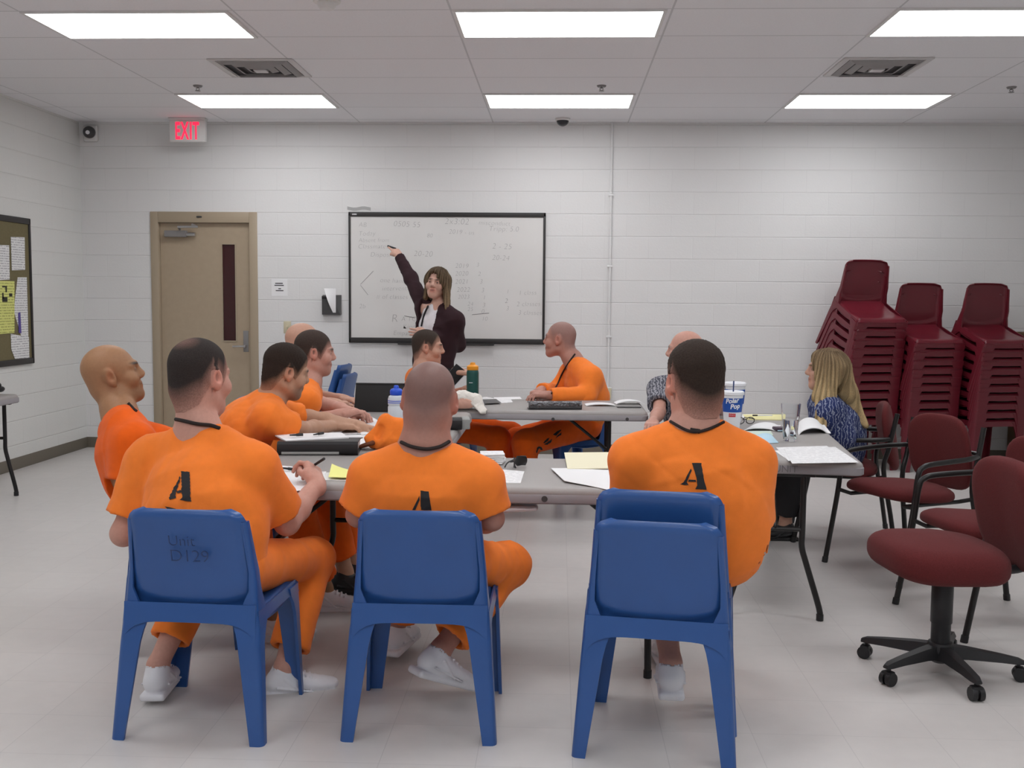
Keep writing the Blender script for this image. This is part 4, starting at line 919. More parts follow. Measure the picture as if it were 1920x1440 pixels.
# bald man at the far left
P1 = dict(pel=(-1.70, 4.32, .55), ch=W(232, 812, 4.36), hc=W(211, 700, 4.42), head=(66, 14, 2), psi=72, psh=58, sw=.185, hs=1.12, nr=.066, nb=W(222, 768, 4.38), loose=.018, skin=SK['tan'], seed=11, shirt='orange2', trousers='orange2', stubble=.25, hcol=(.03, .02, .015),
    armR=dict(el=W(236, 905, 4.16), wr=(-1.42, 4.24, .70), sl=.97), armL=dict(el=(-1.50, 4.56, .74), wr=(-1.28, 4.50, .66), sl=.9),
    legR=dict(kn=(-1.27, 4.22, .50), an=(-1.22, 4.30, .10), toe=80), legL=dict(kn=(-1.18, 4.62, .50), an=(-1.08, 4.74, .10), toe=84), nose=.55)
person('bald person in orange seated at far left, face tilted up in profile', P1)
# man leaning over the papers
P5 = dict(pel=(-1.62, 5.05, .55), ch=W(492, 768, 5.06), hc=W(537, 694, 5.06), head=(56, -14, 4), psi=80, psh=62, sw=.19, hs=1.08, nr=.062, nb=W(512, 742, 5.06), loose=.018, vox=.005, skin=SK['warm'], hair='short', hcol=(.034, .023, .018), fade=.05, hl=-.01, stubble=.55, drop=.03, seed=14, bow=.05, sjL=W(524, 782, 5.25), shirt='orange', trousers='orange2',
    armR=dict(el=W(565, 806, 5.02), wr=W(628, 798, 5.42), hd=(.9, .42, -.1), palm=(0, 0, -1), curl=(.25, .35, .3), sl=.72), armL=dict(el=(-1.30, 5.36, .83), wr=(-1.08, 5.50, .775), sl=.7),
    legR=dict(kn=(-1.12, 4.93, .50), an=(-1.03, 4.97, .12), toe=88, hem=.80, shoe='blackp'), legL=dict(kn=(-1.15, 5.2, .5), an=(-1.05, 5.25, .1), toe=88, shoe='blackp'))
person('person in orange with dark hair and beard leaning over papers, arm stretched out', P5)
P6 = dict(pel=(-1.66, 5.95, .55), ch=W(572, 742, 5.9), hc=W(590, 659, 5.92), head=(72, -4, 0), psi=82, psh=72, sw=.18, hs=1.06, nr=.060, nb=W(582, 712, 5.9), skin=SK['pink'], hair='buzz', hcol=(.06, .042, .035), stubble=.25, seed=17, hl=-.02, fade=.05,
    armR=dict(el=W(560, 792, 5.72), wr=(-1.22, 5.8, .80), sl=.75), armL=dict(el=W(624, 764, 6.12), wr=(-1.18, 5.98, .785), sl=.25),
    legR=dict(kn=(-1.2, 5.85, .5), an=(-1.15, 5.9, .1), toe=88), legL=dict(kn=(-1.2, 6.08, .5), an=(-1.15, 6.1, .1), toe=88))
person('person in orange with buzz cut in profile behind the leaning man', P6)
P7 = dict(pel=(-1.95, 6.8, .55), ch=W(556, 722, 6.78), hc=W(570, 642, 6.8), head=(78, 0, 0), psi=82, psh=76, sw=.18, hs=1.12, skin=SK['light'], seed=20, vox=.006,
    armR=dict(el=(-1.72, 6.55, .80), wr=(-1.45, 6.62, .78), sl=.75), armL=dict(el=(-1.72, 7.0, .80), wr=(-1.45, 6.9, .78), sl=.75),
    legR=dict(kn=(-1.52, 6.7, .5), an=(-1.48, 6.7, .1), toe=85), legL=dict(kn=(-1.52, 6.92, .5), an=(-1.48, 6.95, .1), toe=85))
person('person with shiny bald head, furthest along the left side', P7)
P8 = dict(pel=(-.97, 7.70, .55), ch=W(794, 708, 7.72), hc=W(802, 650, 7.75), head=(84, -3, 0), psi=92, psh=66, sw=.185, hs=1.10, nr=.062, skin=SK['light'], hair='buzz', hcol=(.055, .040, .032), seed=23, vox=.005, loose=.02, hl=-.005, fade=.06, stubble=.12, recede=.078,
    armR=dict(el=W(826, 742, 7.50), wr=W(858, 696, 7.42), hd=(.95, -.05, -.12), palm=(-.1, .2, -1), curl=(.6, .7, .4), sl=.8), armL=dict(el=W(835, 745, 7.9), wr=(-.66, 7.45, .80), sl=.8),
    legR=dict(kn=W(935, 822, 7.34), an=(-.42, 7.35, .1), toe=85), legL=dict(kn=W(958, 812, 7.62), an=(-.30, 7.66, .1), toe=85), trousers='orange2')
person('person in orange in right profile at the back table in front of the teacher', P8)
P9 = dict(pel=(.20, 7.72, .55), ch=W(1088, 700, 7.74), hc=W(1050, 635, 7.80), head=(-72, 2, 0), psi=-98, psh=-112, sw=.185, hs=1.12, nr=.064, nb=W(1074, 672, 7.76), skin=SK['ruddy'], hair='shadow', hcol=(.10, .085, .09), seed=26, vox=.005, sleeve='long', loose=.024, fat=1.1, bow=.04, fade=.06, recede=.075,
    armL=dict(el=W(1100, 742, 7.48), wr=W(1024, 741, 7.36), palm=(0, 0, -1), curl=(.5, .6, .4)), armR=dict(el=W(1040, 735, 7.90), wr=W(1014, 732, 7.46), hd=(-.4, -.8, -.15), palm=(0, 0, -1), curl=(.5, .6, .4)),
    legL=dict(kn=W(985, 830, 7.20), an=(-.22, 7.30, .1), toe=-95), legR=dict(kn=W(968, 826, 7.55), an=(-.25, 7.6, .1), toe=-95), leg_r=1.12, trousers='orange2')
person('person in orange long sleeves facing left at right end of the back table', P9)
P10 = dict(pel=(.93, 7.08, .55), ch=W(1288, 728, 6.98), hc=W(1284, 656, 6.92), head=(-70, 0, 0), psi=-165, psh=-155, sw=.19, hs=1.10, nr=.062, skin=SK['pink'], seed=29, vox=.0055, shirt='grey_pat', trousers='slacks', loose=.022, hcol=(.2, .17, .15),
    armR=dict(el=W(1236, 772, 6.80), wr=W(1224, 792, 6.46), sl=.72), armL=dict(el=W(1358, 772, 6.85), wr=(.98, 6.46, .80), sl=.72),
    legR=dict(kn=(.80, 6.62, .5), an=(.80, 6.66, .1), toe=180, shoe='blackp'), legL=dict(kn=(1.0, 6.62, .5), an=(1.0, 6.66, .1), toe=180, shoe='blackp'))
person('bald person in grey patterned shirt mostly hidden at the right table', P10)
P11 = dict(pel=(1.76, 6.50, .56), ch=W(1552, 762, 6.36), hc=W(1548, 692, 6.34), head=(-84, 2, 0), psi=-88, psh=-76, sw=.165, hs=1.0, nr=.050, skin=SK['light'], seed=32, vox=.005, sleeve='long', shirt='blue_pat', top='patterned_top', trousers='slacks', loose=.026, fat=1.05, hcol=(.12, .07, .03), nose=.8,
    armL=dict(el=W(1580, 818, 6.20), wr=(1.62, 6.36, .66)), armR=dict(el=(1.66, 6.66, .80), wr=(1.60, 6.48, .66)),
    legL=dict(kn=(1.42, 6.34, .5), an=(1.40, 6.36, .1), toe=-90, shoe='blackp'), legR=dict(kn=(1.42, 6.55, .5), an=(1.40, 6.56, .1), toe=-90, shoe='blackp'))
person('person with long blonde hair in navy patterned top at the right table', P11)
def open_front(B, Sh, Tr, T, Rh):
    Rs = rotm(206); c = P12['ch']*.5+A_(P12['pel'])*.5; X, Y = Rs[:, 0], Rs[:, 1]
    def f(P):
        q = P-c; x = np.abs(q@X-.040); y = q@Y; return np.maximum(x-(.090+.05*np.clip(-(q[:, 2])-.05, 0, .3)), .02-y)
    Sh.add(f, c, .5, .006, 's')
P12 = dict(pel=W(812, 678, 8.74), ch=W(824, 594, 8.74), nb=W(824, 572, 8.74), hc=W(819, 530, 8.74), head=(190, 3, -7), psi=195, psh=206, sw=.158, drop=.03, arm_r=.86, hs=1.06, nr=.046, skin=(.62, .37, .29), seed=35, vox=.0042, sleeve='long', shirt='cardigan', top='cardigan', trousers='slacks', loose=.020, fat=1.0, hem=.12, hcol=(.05, .033, .02), nose=.8, extra=open_front, female=True, bow=0.,
    sjR=W(797, 580, 8.80), armR=dict(el=W(771, 523, 9.02), wr=W(747, 478, 9.24), hd=W(731, 455, 9.42)-W(747, 478, 9.24), palm=(-.35, .6, -.7), point=True, curl=(1.1, 1.2, .8), h=1.05, thumb=.7), armL=dict(el=W(860, 646, 8.80), wr=W(803, 628, 8.52), hd=(-1, -.15, .1), palm=(.15, 1, -.1), curl=(.3, .4, .3)),
    legR=dict(kn=(-1.13, 8.72, .52), an=(-1.12, 8.80, .10), toe=190, hem=.94, shoe='blackp'), legL=dict(kn=(-.93, 8.68, .52), an=(-.92, 8.76, .10), toe=185, hem=.94, shoe='blackp'), leg_r=.86)
person('person in dark plum cardigan standing and pointing at the whiteboard', P12)
# blouse under the cardigan
Bl = Sdf(); Rs = rotm(200); X = Rs[:, 0]; pe, chh = A_(P12['pel']), A_(P12['ch'])
for t0, t1, w0, d0, w1, d1 in ((-.22, .25, .168, .126, .158, .118), (.25, .5, .158, .118, .164, .124), (.5, .78, .164, .130, .166, .126), (.78, 1.0, .166, .112, .13, .080)): Bl.econe(pe+(chh-pe)*t0, pe+(chh-pe)*t1, X, w0, d0, w1, d1, .04)
for s in (-1, 1): Bl.ell(pe+(chh-pe)*.62+X*s*.065+Rs[:, 1]*.068, (.060, .045, .055), Rs, .04)
nb_ = P12['nb']; Bl.cone(chh, nb_-A_((0, 0, .015)), .085, .055, .05); Bl.cone(nb_+Rs[:, 1]*.055-A_((0, 0, .012)), nb_+A_((0, 0, .1)), .046, .06, .01, 's'); 
for q in (P12['sjR'], chh-X*.150-A_((0, 0, .03))): Bl.cone(nb_-A_((0, 0, .03)), chh+(A_(q)-chh)*.75, .048, .056, .05)
Bl.disp = wrinkle(.006, (11, 11, 12), 40)
V, Q = Bl.mesh(.008); np_obj('blouse', V, Q, MT['blouse'], P12['obj'], P12['base'])
P12['Bl'] = Bl
P = px_on(P12, [(808, 563), (803, 575), (797, 590), (793, 603), (791, 612)], 'Bl'); P = Bl.snap(P, 3, .004)
obj('lanyard', tube(NB(), [p-P12['base'] for p in smooth_path(P, 4)], .008, 7), MT['slacks'], P12['obj'])
tag(obj('marker_pen', tube(NB(), [A_(W(727, 461, 9.36)), A_(W(742, 466, 9.33))], .008, 10), MT['blackp']), 'black marker in the hand of the person at the whiteboard', 'marker')
# long hair
def long_hair(sp, c_root, c_tip, parts, face, seed, z0, z1):
    H_ = Sdf(); T = sp['T']; Rh = rotm(*sp['head']); h = sp['hs']; hc = A_(sp['hc'])
    H_.ell(T(0, -.018, .036), A_((.088, .108, .092))*h, Rh, .02)
    for a, b, Xv, wa, da, wb, db in parts: H_.econe(a, b, Xv, wa, da, wb, db, .045)
    for c, r in face: H_.ell(T(*c), A_(r)*h, Rh, .012, 's')
    def dsp(P):
        q = (P-hc)@Rh; an = np.arctan2(q[:, 0], q[:, 1]+.02); return .0045*np.sin(an*26+6*q[:, 2]+np.sin(q[:, 2]*25+seed)*1.2)+.0025*np.sin(an*61+q[:, 2]*15)
    H_.disp = dsp
    V, Q = H_.mesh(.0045); t = np.clip((V[:, 2]-z1)/(z0-z1), 0, 1)[:, None]
    q = (V-hc)@Rh; an = np.arctan2(q[:, 0], q[:, 1]); st_ = (.85+.3*np.sin(an*34+q[:, 2]*9))[:, None]
    np_obj('hair', V, Q, MT['hair'], sp['obj'], sp['base'], (A_(c_tip)*(1-t)+A_(c_root)*t)*st_)
T = P12['T']; Xh = rotm(*P12['head'])[:, 0]; Yh = rotm(*P12['head'])[:, 1]
long_hair(P12, (.12, .085, .055), (.24, .17, .10), [(T(-.068, -.012, .03), T(-.125, .030, -.20), Yh, .07, .026, .045, .016), (T(.066, -.015, .03), T(.074, -.005, -.13), Yh, .06, .024, .04, .016), (T(0, -.08, .03), T(-.02, -.085, -.17), Xh, .080, .04, .085, .03), (T(-.03, .060, .078), T(-.070, .050, .0), Yh, .02, .018, .02, .016), (T(.03, .058, .078), T(.066, .045, .0), Yh, .018, .015, .016, .012)],
          [((.006, .115, -.045), (.058, .085, .095)), ((.014, .112, .035), (.040, .060, .045))], 1, 1.72, 1.42)
T = P11['T']; Xh = rotm(*P11['head'])[:, 0]; Yh = rotm(*P11['head'])[:, 1]
tip = lambda u, v, y: W(u, v, y)
long_hair(P11, (.21, .145, .09), (.60, .44, .23), [(T(-.070, -.02, .03), W(1545, 745, 6.22), Yh, .075, .03, .060, .035), (W(1545, 745, 6.22), W(1540, 806, 6.12), Yh, .055, .035, .030, .014), (T(-.04, -.07, .0), W(1588, 740, 6.30), Yh, .06, .05, .05, .035), (W(1588, 740, 6.30), W(1624, 800, 6.30), Yh, .05, .035, .016, .012), (T(.065, -.02, .03), W(1550, 745, 6.46), Yh, .06, .03, .04, .02), (T(0, -.08, .03), W(1590, 730, 6.40), Xh, .075, .045, .10, .03), (T(-.035, .055, .085), T(-.074, .03, -.05), Yh, .022, .016, .02, .015)],
          [((-.0, .125, -.045), (.060, .085, .10)), ((0, .12, .04), (.05, .05, .04))], 2, 1.20, .85)
# neck cords, seen black on the orange shirts
def cord_px(sp, uv, r=.0045, on='U', it=0):
    pp = A_(uv, float); s_ = np.r_[0, np.cumsum(np.linalg.norm(np.diff(pp, axis=0), axis=1))]; t = np.linspace(0, s_[-1], 15)
    P = px_on(sp, list(zip(np.interp(t, s_, pp[:, 0]), np.interp(t, s_, pp[:, 1]))), on)
    P = P[np.abs(sp[on].ev(P)) < .012]; d_ = A_([0, 0, CAMH])-P; P = P+d_/np.linalg.norm(d_, axis=1)[:, None]*(r*1.3)
    for _ in range(2): P[1:-1] = P[1:-1]*.5+(P[:-2]+P[2:])*.25
    return obj('lanyard', tube(NB(), [p-sp['base'] for p in smooth_path(P, 3)], r, 7), MT['cordm'], sp['obj'])
cord_px(P2, [(324, 785), (345, 789), (372, 796), (398, 798), (412, 804)], .0065)
cord_px(P3, [(752, 829), (772, 838), (800, 843), (826, 838), (842, 828)], .0065)
b_ = cord_px(P4, [(1250, 786), (1264, 794), (1284, 806), (1304, 812), (1330, 804), (1357, 792)], .005)
P = P4['Sh'].snap(px_on(P4, [(1294, 810), (1312, 811)]), 2, .003)
obj('cord_clasp', tube(NB(), [p-P4['base'] for p in P], .008, 8), MT['cordm'], b_)
cord_px(P1, [(240, 756), (248, 764), (256, 772)], .006)
cord_px(P9, [(1078, 664), (1066, 680), (1054, 700), (1045, 722), (1034, 738)], .006)
# stencilled letters
z4 = lambda L: [(180+u/4, 780+v/4) for u, v in L]
stencil(P2, [z4(q) for q in ([(643, 420), (706, 424), (716, 632), (722, 647), (634, 632), (652, 618)], [(636, 455), (640, 476), (601, 600), (606, 622), (556, 630), (553, 618), (575, 603)], [(616, 565), (650, 561), (652, 580), (612, 583)], [(525, 680), (560, 686), (605, 698), (600, 712), (540, 700)])])
stencil(P3, [[(789, 921), (804, 922), (809, 956), (790, 956)], [(787, 930), (788, 937), (780, 956), (774, 956)]])
zr = lambda L: [(1200+u/4.236, 660+v/4.236) for u, v in L]
stencil(P4, [zr(q) for q in ([(412, 885), (485, 893), (510, 1030), (528, 1095), (440, 1088), (455, 1060), (448, 1000)], [(404, 928), (412, 946), (372, 1034), (388, 1056), (318, 1056), (350, 1034)], [(388, 1014), (442, 1017), (446, 1034), (384, 1031)])])
zt = lambda L: [(840+u/5.333, 740+v/5.333) for u, v in L]
stencil(P9, [zt(q) for q in ([(885, 530), (905, 515), (930, 520), (945, 545), (925, 552), (912, 534), (897, 545), (888, 582), (876, 575)], [(945, 480), (985, 440), (1012, 430), (1000, 455), (962, 482)], [(955, 496), (1000, 466), (1036, 440), (1030, 470), (990, 498)], [(1045, 402), (1090, 366), (1130, 350), (1122, 366), (1076, 412)], [(1070, 442), (1085, 412), (1132, 376), (1126, 402), (1092, 422)])], 'Tr', 'tro_o')
# ------------------------------------------------------------------ things on the tables
TZ = .7395
def sheet(name, label, uv, m, dz=0., lift=None, cat='paper', group='loose papers', n=10, th=.0014, parent=None):
    """sheet of paper lying on a table: four photo corners (far left, far right, near right, near left) brought onto the table top"""
    P = [np.array(W(u, v, z=TZ+dz)) for u, v in uv]; c = sum(P)/4
    def f(a, b):
        p = P[0]*(1-a)*(1-b)+P[1]*a*(1-b)+P[2]*a*b+P[3]*(1-a)*b
        return p-c+np.array((0, 0, (lift(a, b) if lift else 0)+.0005+(.0015*math.sin(a*3.1)*math.sin(b*3.1))))
    o = obj(name, surf(lambda u, v: f(u, v), n, n, th, us=(0, 1)), m, parent, c, angle=60)
    if label: tag(o, label, cat, group)
    return o
up = lambda amt, side: {'l': lambda a, b: amt*max(0, 1-a*2.2)**2, 'r': lambda a, b: amt*max(0, a*2.2-1.2)**2, 'f': lambda a, b: amt*max(0, 1-b*2.2)**2, 'n': lambda a, b: amt*max(0, b*2.2-1.2)**2}[side]
# front table
sheet('paper', 'white paper with ruled lines beside the middle man on the front table', [(880, 875), (983, 884), (976, 906), (880, 905)], MT['printed'], .0005)
for k, (r0, r1) in enumerate(((887, 889), (892, 894), (897, 899))): pass
sheet('paper', 'white paper with lifted corner, front table left of the right man', [(1033, 881), (1180, 876), (1185, 925), (1058, 905)], MT['paper'], .0005, lambda a, b: .006*max(0, 1-a*3)**2+.003*math.sin(a*6))
sheet('manila_folder', 'pale manila folder on the front table behind the white paper', [(1058, 853), (1175, 852), (1180, 878), (1064, 880)], MT['cream'], .0045, lambda a, b: .008*(1-b)**2+.003, 'folder', None, th=.004)
sheet('paper', 'white sheets under the writing hand on the front table', [(518, 872), (600, 880), (585, 918), (500, 925)], MT['paper'], .0005)
sheet('paper', 'second white sheet poking out under the writing hand', [(560, 886), (612, 884), (604, 906), (556, 908)], MT['printed'], .0028)
sheet('note_pad', 'white pad under the yellow sheets beside the middle man', [(610, 886), (690, 884), (690, 902), (607, 900)], MT['paper'], .001, None, 'pad', None, th=.006)
sheet('sticky_note', 'bright yellow sheet curling up on the white pad', [(622, 880), (690, 888), (690, 898), (616, 895)], MT['yellow'], .010, lambda a, b: .018*max(0, 1-a*1.5)**2*(1-b)+.004*(1-b), 'paper', None)
for uv, lab in ((((524, 877), (552, 880)), 'black capped pen on the papers beside the writing man'),):
    a, b = W(*uv[0], z=TZ+.012), W(*uv[1], z=TZ+.012); d_ = (b-a)
    o = tag(obj('pen', tube(NB(), [a, a+d_*.6], [.0035, .005], 8), MT['blackp']), lab, 'pen', 'black pens'); obj('pen_cap', tube(NB(), [a+d_*.6, b], .0065, 8), MT['blackp'], o)
# pen held in the hand
a, b = W(600, 868, 4.06), W(585, 880, 4.12)
o = tag(obj('pen', tube(NB(), [W(608, 860, 3.93), W(597, 867, 3.95), W(574, 882, 4.02)], [.0055, .0055, .003], 8), MT['blackp']), 'black pen held in the right hand of the writing man', 'pen', 'black pens')
# folded napkins / envelopes
c = W(926, 868, z=TZ); t = empty('paper_bundle', c); tag(t, 'bundle of folded white papers beside the sunglasses', 'papers', None)
for k in range(5): obj('folded_sheet', BX(-.075+.004*k, .045+.003*(k % 2), -.05, .06, .002+.009*k, .0095+.009*k, .0035, 2, Matrix.Rotation(.06*(k-2), 4, 'Z')), MT['printed' if k == 4 else 'paper'], t)
# sunglasses
c = W(966, 876, z=TZ); t = empty('sunglasses', c, 1.15); tag(t, 'folded black wraparound sunglasses on the front table', 'sunglasses')
for s in (-1, 1): obj('lens', surf(lambda u, v: (s*.030+.030*u*math.sqrt(max(.05, 1-(2*v-1)**2*.7)), -.018*(u*s*.5+.5)**2*1.5+.0, .004+.042*v), 10, 8, .003), MT['blackp'], t)
obj('bridge', tube(NB(), [(-.006, 0, .034), (0, .003, .037), (.006, 0, .034)], .003, 6), MT['blackp'], t)
for s in (-1, 1): obj('temple', tube(NB(), smooth_path([(s*.058, -.022, .034), (s*.050, .006+.008*s, .030), (-s*.02, .018+.006*s, .022), (-s*.055, .016+.006*s, .006)], 4), .003, 6), MT['blackp'], t)
# big binder on the front table with white paper and pens
def place(name, label, cat, uv, rz, z=TZ, group=None):
    t = empty(name, W(*uv, z=z), rz); tag(t, label, cat, group); return t
def binder(name, label, uvl, uvr, h, depth, m, rz_off=0., spine=True, group='black binders'):
    a, b = W(*uvl, z=TZ), W(*uvr, z=TZ); L_ = np.linalg.norm(b-a); rz = math.atan2(b[1]-a[1], b[0]-a[0])
    t = empty(name, (a+b)/2, rz); tag(t, label, 'binder', group)
    hl = L_/2
    prof = lambda x: [(x, -.002, .004), (x, -.010, h*.25), (x, -.012, h*.5), (x, -.008, h*.8), (x, .006, h*.98), (x, depth*.6, h*.92), (x, depth, h*.72), (x, depth, h*.72-.004), (x, depth*.6, h*.92-.004), (x, .012, h*.92-.003), (x, .004, h*.5), (x, .010, .008), (x, depth, .004), (x, depth, .0), (x, .004, .0)]
    obj('binder_cover', loft(NB(), [prof(-hl), prof(hl)]), m, t, angle=35)
    obj('page_block', BX(-hl+.012, hl-.012, .014, depth-.01, .006, h*.62, .002), MT['paper'], t)
    return t, hl, h, depth
t, hl, h_, dp = binder('binder', 'thick black binder on the front table under the white pad with pens', (520, 853), (671, 853), .062, .27, MT['blackp'])
obj('spine_label', BX(-hl+.02, hl-.085, -.0118, -.0095, .004, .016, .001), MT['grey_p'], t)['label'] = 'long pale grey spine strip'
o = sheet('note_pad', 'white pad with two black pens on top of the black binder', [(512, 814), (640, 811), (654, 820), (536, 826)], MT['paper'], .064, lambda a, b: 0, 'pad', None, th=.006)
for u0, v0, u1, v1, lab in ((543, 816, 568, 815, 'black capped pen, left one of two on the white pad'), (588, 815, 606, 812, 'black capped pen, right one of two on the white pad')):
    a, b = W(u0, v0, z=TZ+.0775), W(u1, v1, z=TZ+.0775); d_ = b-a
    q = tag(obj('pen', tube(NB(), [a, a+d_*.5], [.003, .0048], 8), MT['blackp']), lab, 'pen', 'black pens'); obj('pen_cap', tube(NB(), [a+d_*.5, b], .0065, 8), MT['blackp'], q)
# left table papers
sheet('paper', 'white sheet furthest up the left table under the stretched hand', [(628, 780), (690, 778), (714, 791), (640, 793)], MT['printed'], .0005)
sheet('paper', 'printed white sheet in the middle of the left table', [(635, 795), (712, 791), (708, 812), (640, 815)], MT['printed'], .0022)
sheet('paper', 'printed leaflet with grey picture lying across the left table papers', [(662, 801), (676, 800), (692, 814), (678, 815)], MT['paper'], .004)
sheet('paper', 'white sheet nearest the front table on the left table', [(640, 816), (708, 814), (700, 839), (668, 840)], MT['paper'], .0005)
a, b = W(645, 788, z=TZ+.05), W(653, 786, z=TZ+.055)
tag(obj('pen', tube(NB(), [W(632, 801, z=TZ+.012), W(652, 786, z=TZ+.06)], .004, 8), MT['blackp']), 'pen in the stretched hand over the left table papers', 'pen', 'black pens')
# upright black folder at the back left
a, b = W(664, 772, z=TZ), W(762, 773, z=TZ); t = empty('portfolio', (a+b)/2, math.atan2(b[1]-a[1], b[0]-a[0])); tag(t, 'wide black folder standing propped up on the back table', 'folder')
hl = np.linalg.norm(b-a)/2; M_ = Matrix.Rotation(math.radians(-24), 4, 'X')
obj('front_cover', BX(-hl, hl, -.006, .0, .002, .185, .003, 2, M_), MT['black_m'], t); obj('back_cover', BX(-hl, hl, -.004, .002, .0, .185, .003, 2, Matrix.Translation((0, .15, 0)) @ Matrix.Rotation(math.radians(24), 4, 'X')), MT['black_m'], t)
obj('fold', tube(NB(), [(-hl, .075, .168), (hl, .075, .168)], .009, 8), MT['black_m'], t)
# water bottle white with blue lid
t = place('water_bottle', 'white translucent bottle with blue lid and blue bands on the left table', 'bottle', (743, 797), 0)
obj('bottle_body', lathe(NB(), [(.036, 0), (.045, .004), (.047, .02), (.047, .105), (.043, .112), (.047, .120), (.047, .150), (.042, .165), (.030, .172), (.030, .176)], 28), MT['frosted'], t)
for z in (.128, .138): obj('blue_band', lathe(NB(), [(.0472, z), (.0477, z), (.0477, z+.004), (.0472, z+.004)], 28, cap=False), MT['bcap'], t)
obj('lid', lathe(NB(), [(.034, .172), (.036, .175), (.036, .195), (.030, .205), (.016, .210), (.014, .222), (.010, .226), (.001, .227)], 24), MT['bcap'], t)
# orange crumpled cap
t = place('orange_cap', 'crumpled bright orange cloth cap standing on the left table', 'cap', (722, 842), 0)
S = Sdf(); S.econe((.03, .0, .045), (.025, .015, .115), (1, 0, 0), .075, .05, .055, .035, .03); S.econe((-.055, -.005, .03), (.0, .01, .10), (1, .3, .8), .05, .03, .04, .028, .04); S.ell((-.002, .01, .135), (.030, .022, .030), None, .03); S.ell((.075, .02, .085), (.05, .035, .05), None, .04); S.ell((-.012, -.055, .085), (.018, .04, .045), rotm(-15, 0, 22), .012, 's')
S.hem((0, 0, .002), (0, 0, -1), .3, .1); S.disp = wrinkle(.008, (30, 30, 26), 51); V, Q = S.mesh(.005); np_obj('cap_crown', V, Q, MT['orange'], t)
S = Sdf(); S.econe((-.11, -.01, .014), (-.05, -.02, .035), (0, 1, 0), .03, .010, .05, .012, .02); V, Q = S.mesh(.004); np_obj('cap_brim', V, Q, mat('brown_lining', (.16, .05, .02), .9), t)
# black rolled binder at the right edge of the left table
t, hl, h_, dp = binder('binder', 'black binder with grey edge at the right side of the left table', (826, 806), (866, 806), .065, .16, MT['blackp'])
obj('page_edge', BX(hl, hl+.045, .0, .15, .002, .058, .006), MT['grey_p'], t)['label'] = 'worn grey page edge'
t2 = place('tape_roll', 'small dark round object by the middle mans neck on the left table', 'roll', (829, 815), 0); obj('roll_ring', lathe(NB(), [(.010, 0), (.018, 0), (.018, .014), (.010, .014)], 16), MT['black_m'], t2)
# white and pink cap hanging over the back table edge
c = W(872, 768, 6.70); t = empty('cloth_cap', (c[0], c[1], TZ)); tag(t, 'white cloth cap with pinkish side at the edge of the back table', 'cap')
S = Sdf(); S.econe((-.06, .04, .055), (.06, .03, .060), (0, 1, 0), .075, .045, .07, .042, .03); S.econe((.06, .0, .065), (.125, -.055, -.01), (.6, .6, 0), .05, .022, .035, .012, .04); S.ell((-.02, -.015, .085), (.07, .04, .04), None, .03); S.rbox((0, .06, -.06), (.3, .115, .06), None, .002, 0, 's'); S.disp = wrinkle(.006, (26, 26, 22), 61)
V, Q = S.mesh(.005); np_obj('cap_crown', V, Q, MT['cloth_w'], t)
S = Sdf(); S.ell((-.015, -.040, .045), (.085, .020, .038), None, .02); S.disp = wrinkle(.005, (28, 28, 22), 62); V, Q = S.mesh(.005); np_obj('cap_side', V, Q, MT['pinkc'], t)['label'] = 'pinkish side panel'
# back table
t = place('drink_bottle', 'tall dark green bottle with amber lid on the back table', 'bottle', (886, 752), 0)
obj('bottle_body', lathe(NB(), [(.036, 0), (.042, .004), (.043, .02), (.043, .20), (.040, .214), (.034, .222)], 28), MT['green'], t)
obj('lid', lathe(NB(), [(.038, .218), (.041, .222), (.041, .244), (.034, .250), (.020, .256), (.016, .270), (.001, .273)], 24), MT['ocap'], t)
obj('bottle_mark', BX(-.022, .004, -.0445, -.0425, .130, .134, .0005), MT['frosted'], t)
sheet('magazine', 'open magazine with dark pictures beside the green bottle', [(895, 748), (955, 746), (962, 754), (905, 759)], MT['printed'], .001, lambda a, b: .012*max(0, math.sin(a*6.28))*(1-b), 'magazine', None, th=.004)
sheet('picture_page', None, [(905, 749), (930, 748), (940, 755), (908, 757)], MT['darkgrey'], .010).name = 'photo_print'; tag(bpy.data.objects['photo_print'], 'dark photo page lying on the open magazine', 'page')
sheet('paper', 'white sheets right of the magazine on the back table', [(925, 745), (975, 744), (978, 748), (930, 750)], MT['paper'], .002)
t, hl, h_, dp = binder('binder', 'shiny black foil-covered binder at the front of the back table', (991, 768), (1091, 768), .056, .10, MT['foil'])
for k in (0, 1): tag(obj('book_page' if False else 'open_book', surf(lambda u, v: (.10*u, .12*(v-.5), .004+.022*math.sin((u*.5+.5)*math.pi)**.7*(1 if k else .5)), 10, 4, .004), MT['paper'], None, W(1180 if k else 1125, 757 if k else 760, z=TZ), .1), ('white open book with raised page, right one of two on the back table' if k else 'white open book next to the shiny binder on the back table'), 'book', 'open books on the back table')
tag(obj('book_shadow' if False else 'page_shadow', BX(-.07, .09, -.03, .03, .001, .006, .001), MT['darkgrey'], None, W(1176, 764, z=TZ), .05), 'dark slab painted as the shadow under the raised page on the back table', 'page_shadow')  # book shadow painted as a thin dark slab under the raised page
o = tag(obj('tablet_device', BX(-.05, .05, -.006, .006, -.075, .075, .004), MT['blackp'], None, W(853, 704, 7.40)), 'dark tablet held by the man in profile at the back table', 'tablet'); o.rotation_euler = (math.radians(20), math.radians(38), math.radians(20))
obj('tablet_rim', BX(.046, .0515, -.0065, .0065, -.07, .07, .002), MT['frosted'], o)['label'] = 'pale blue edge'
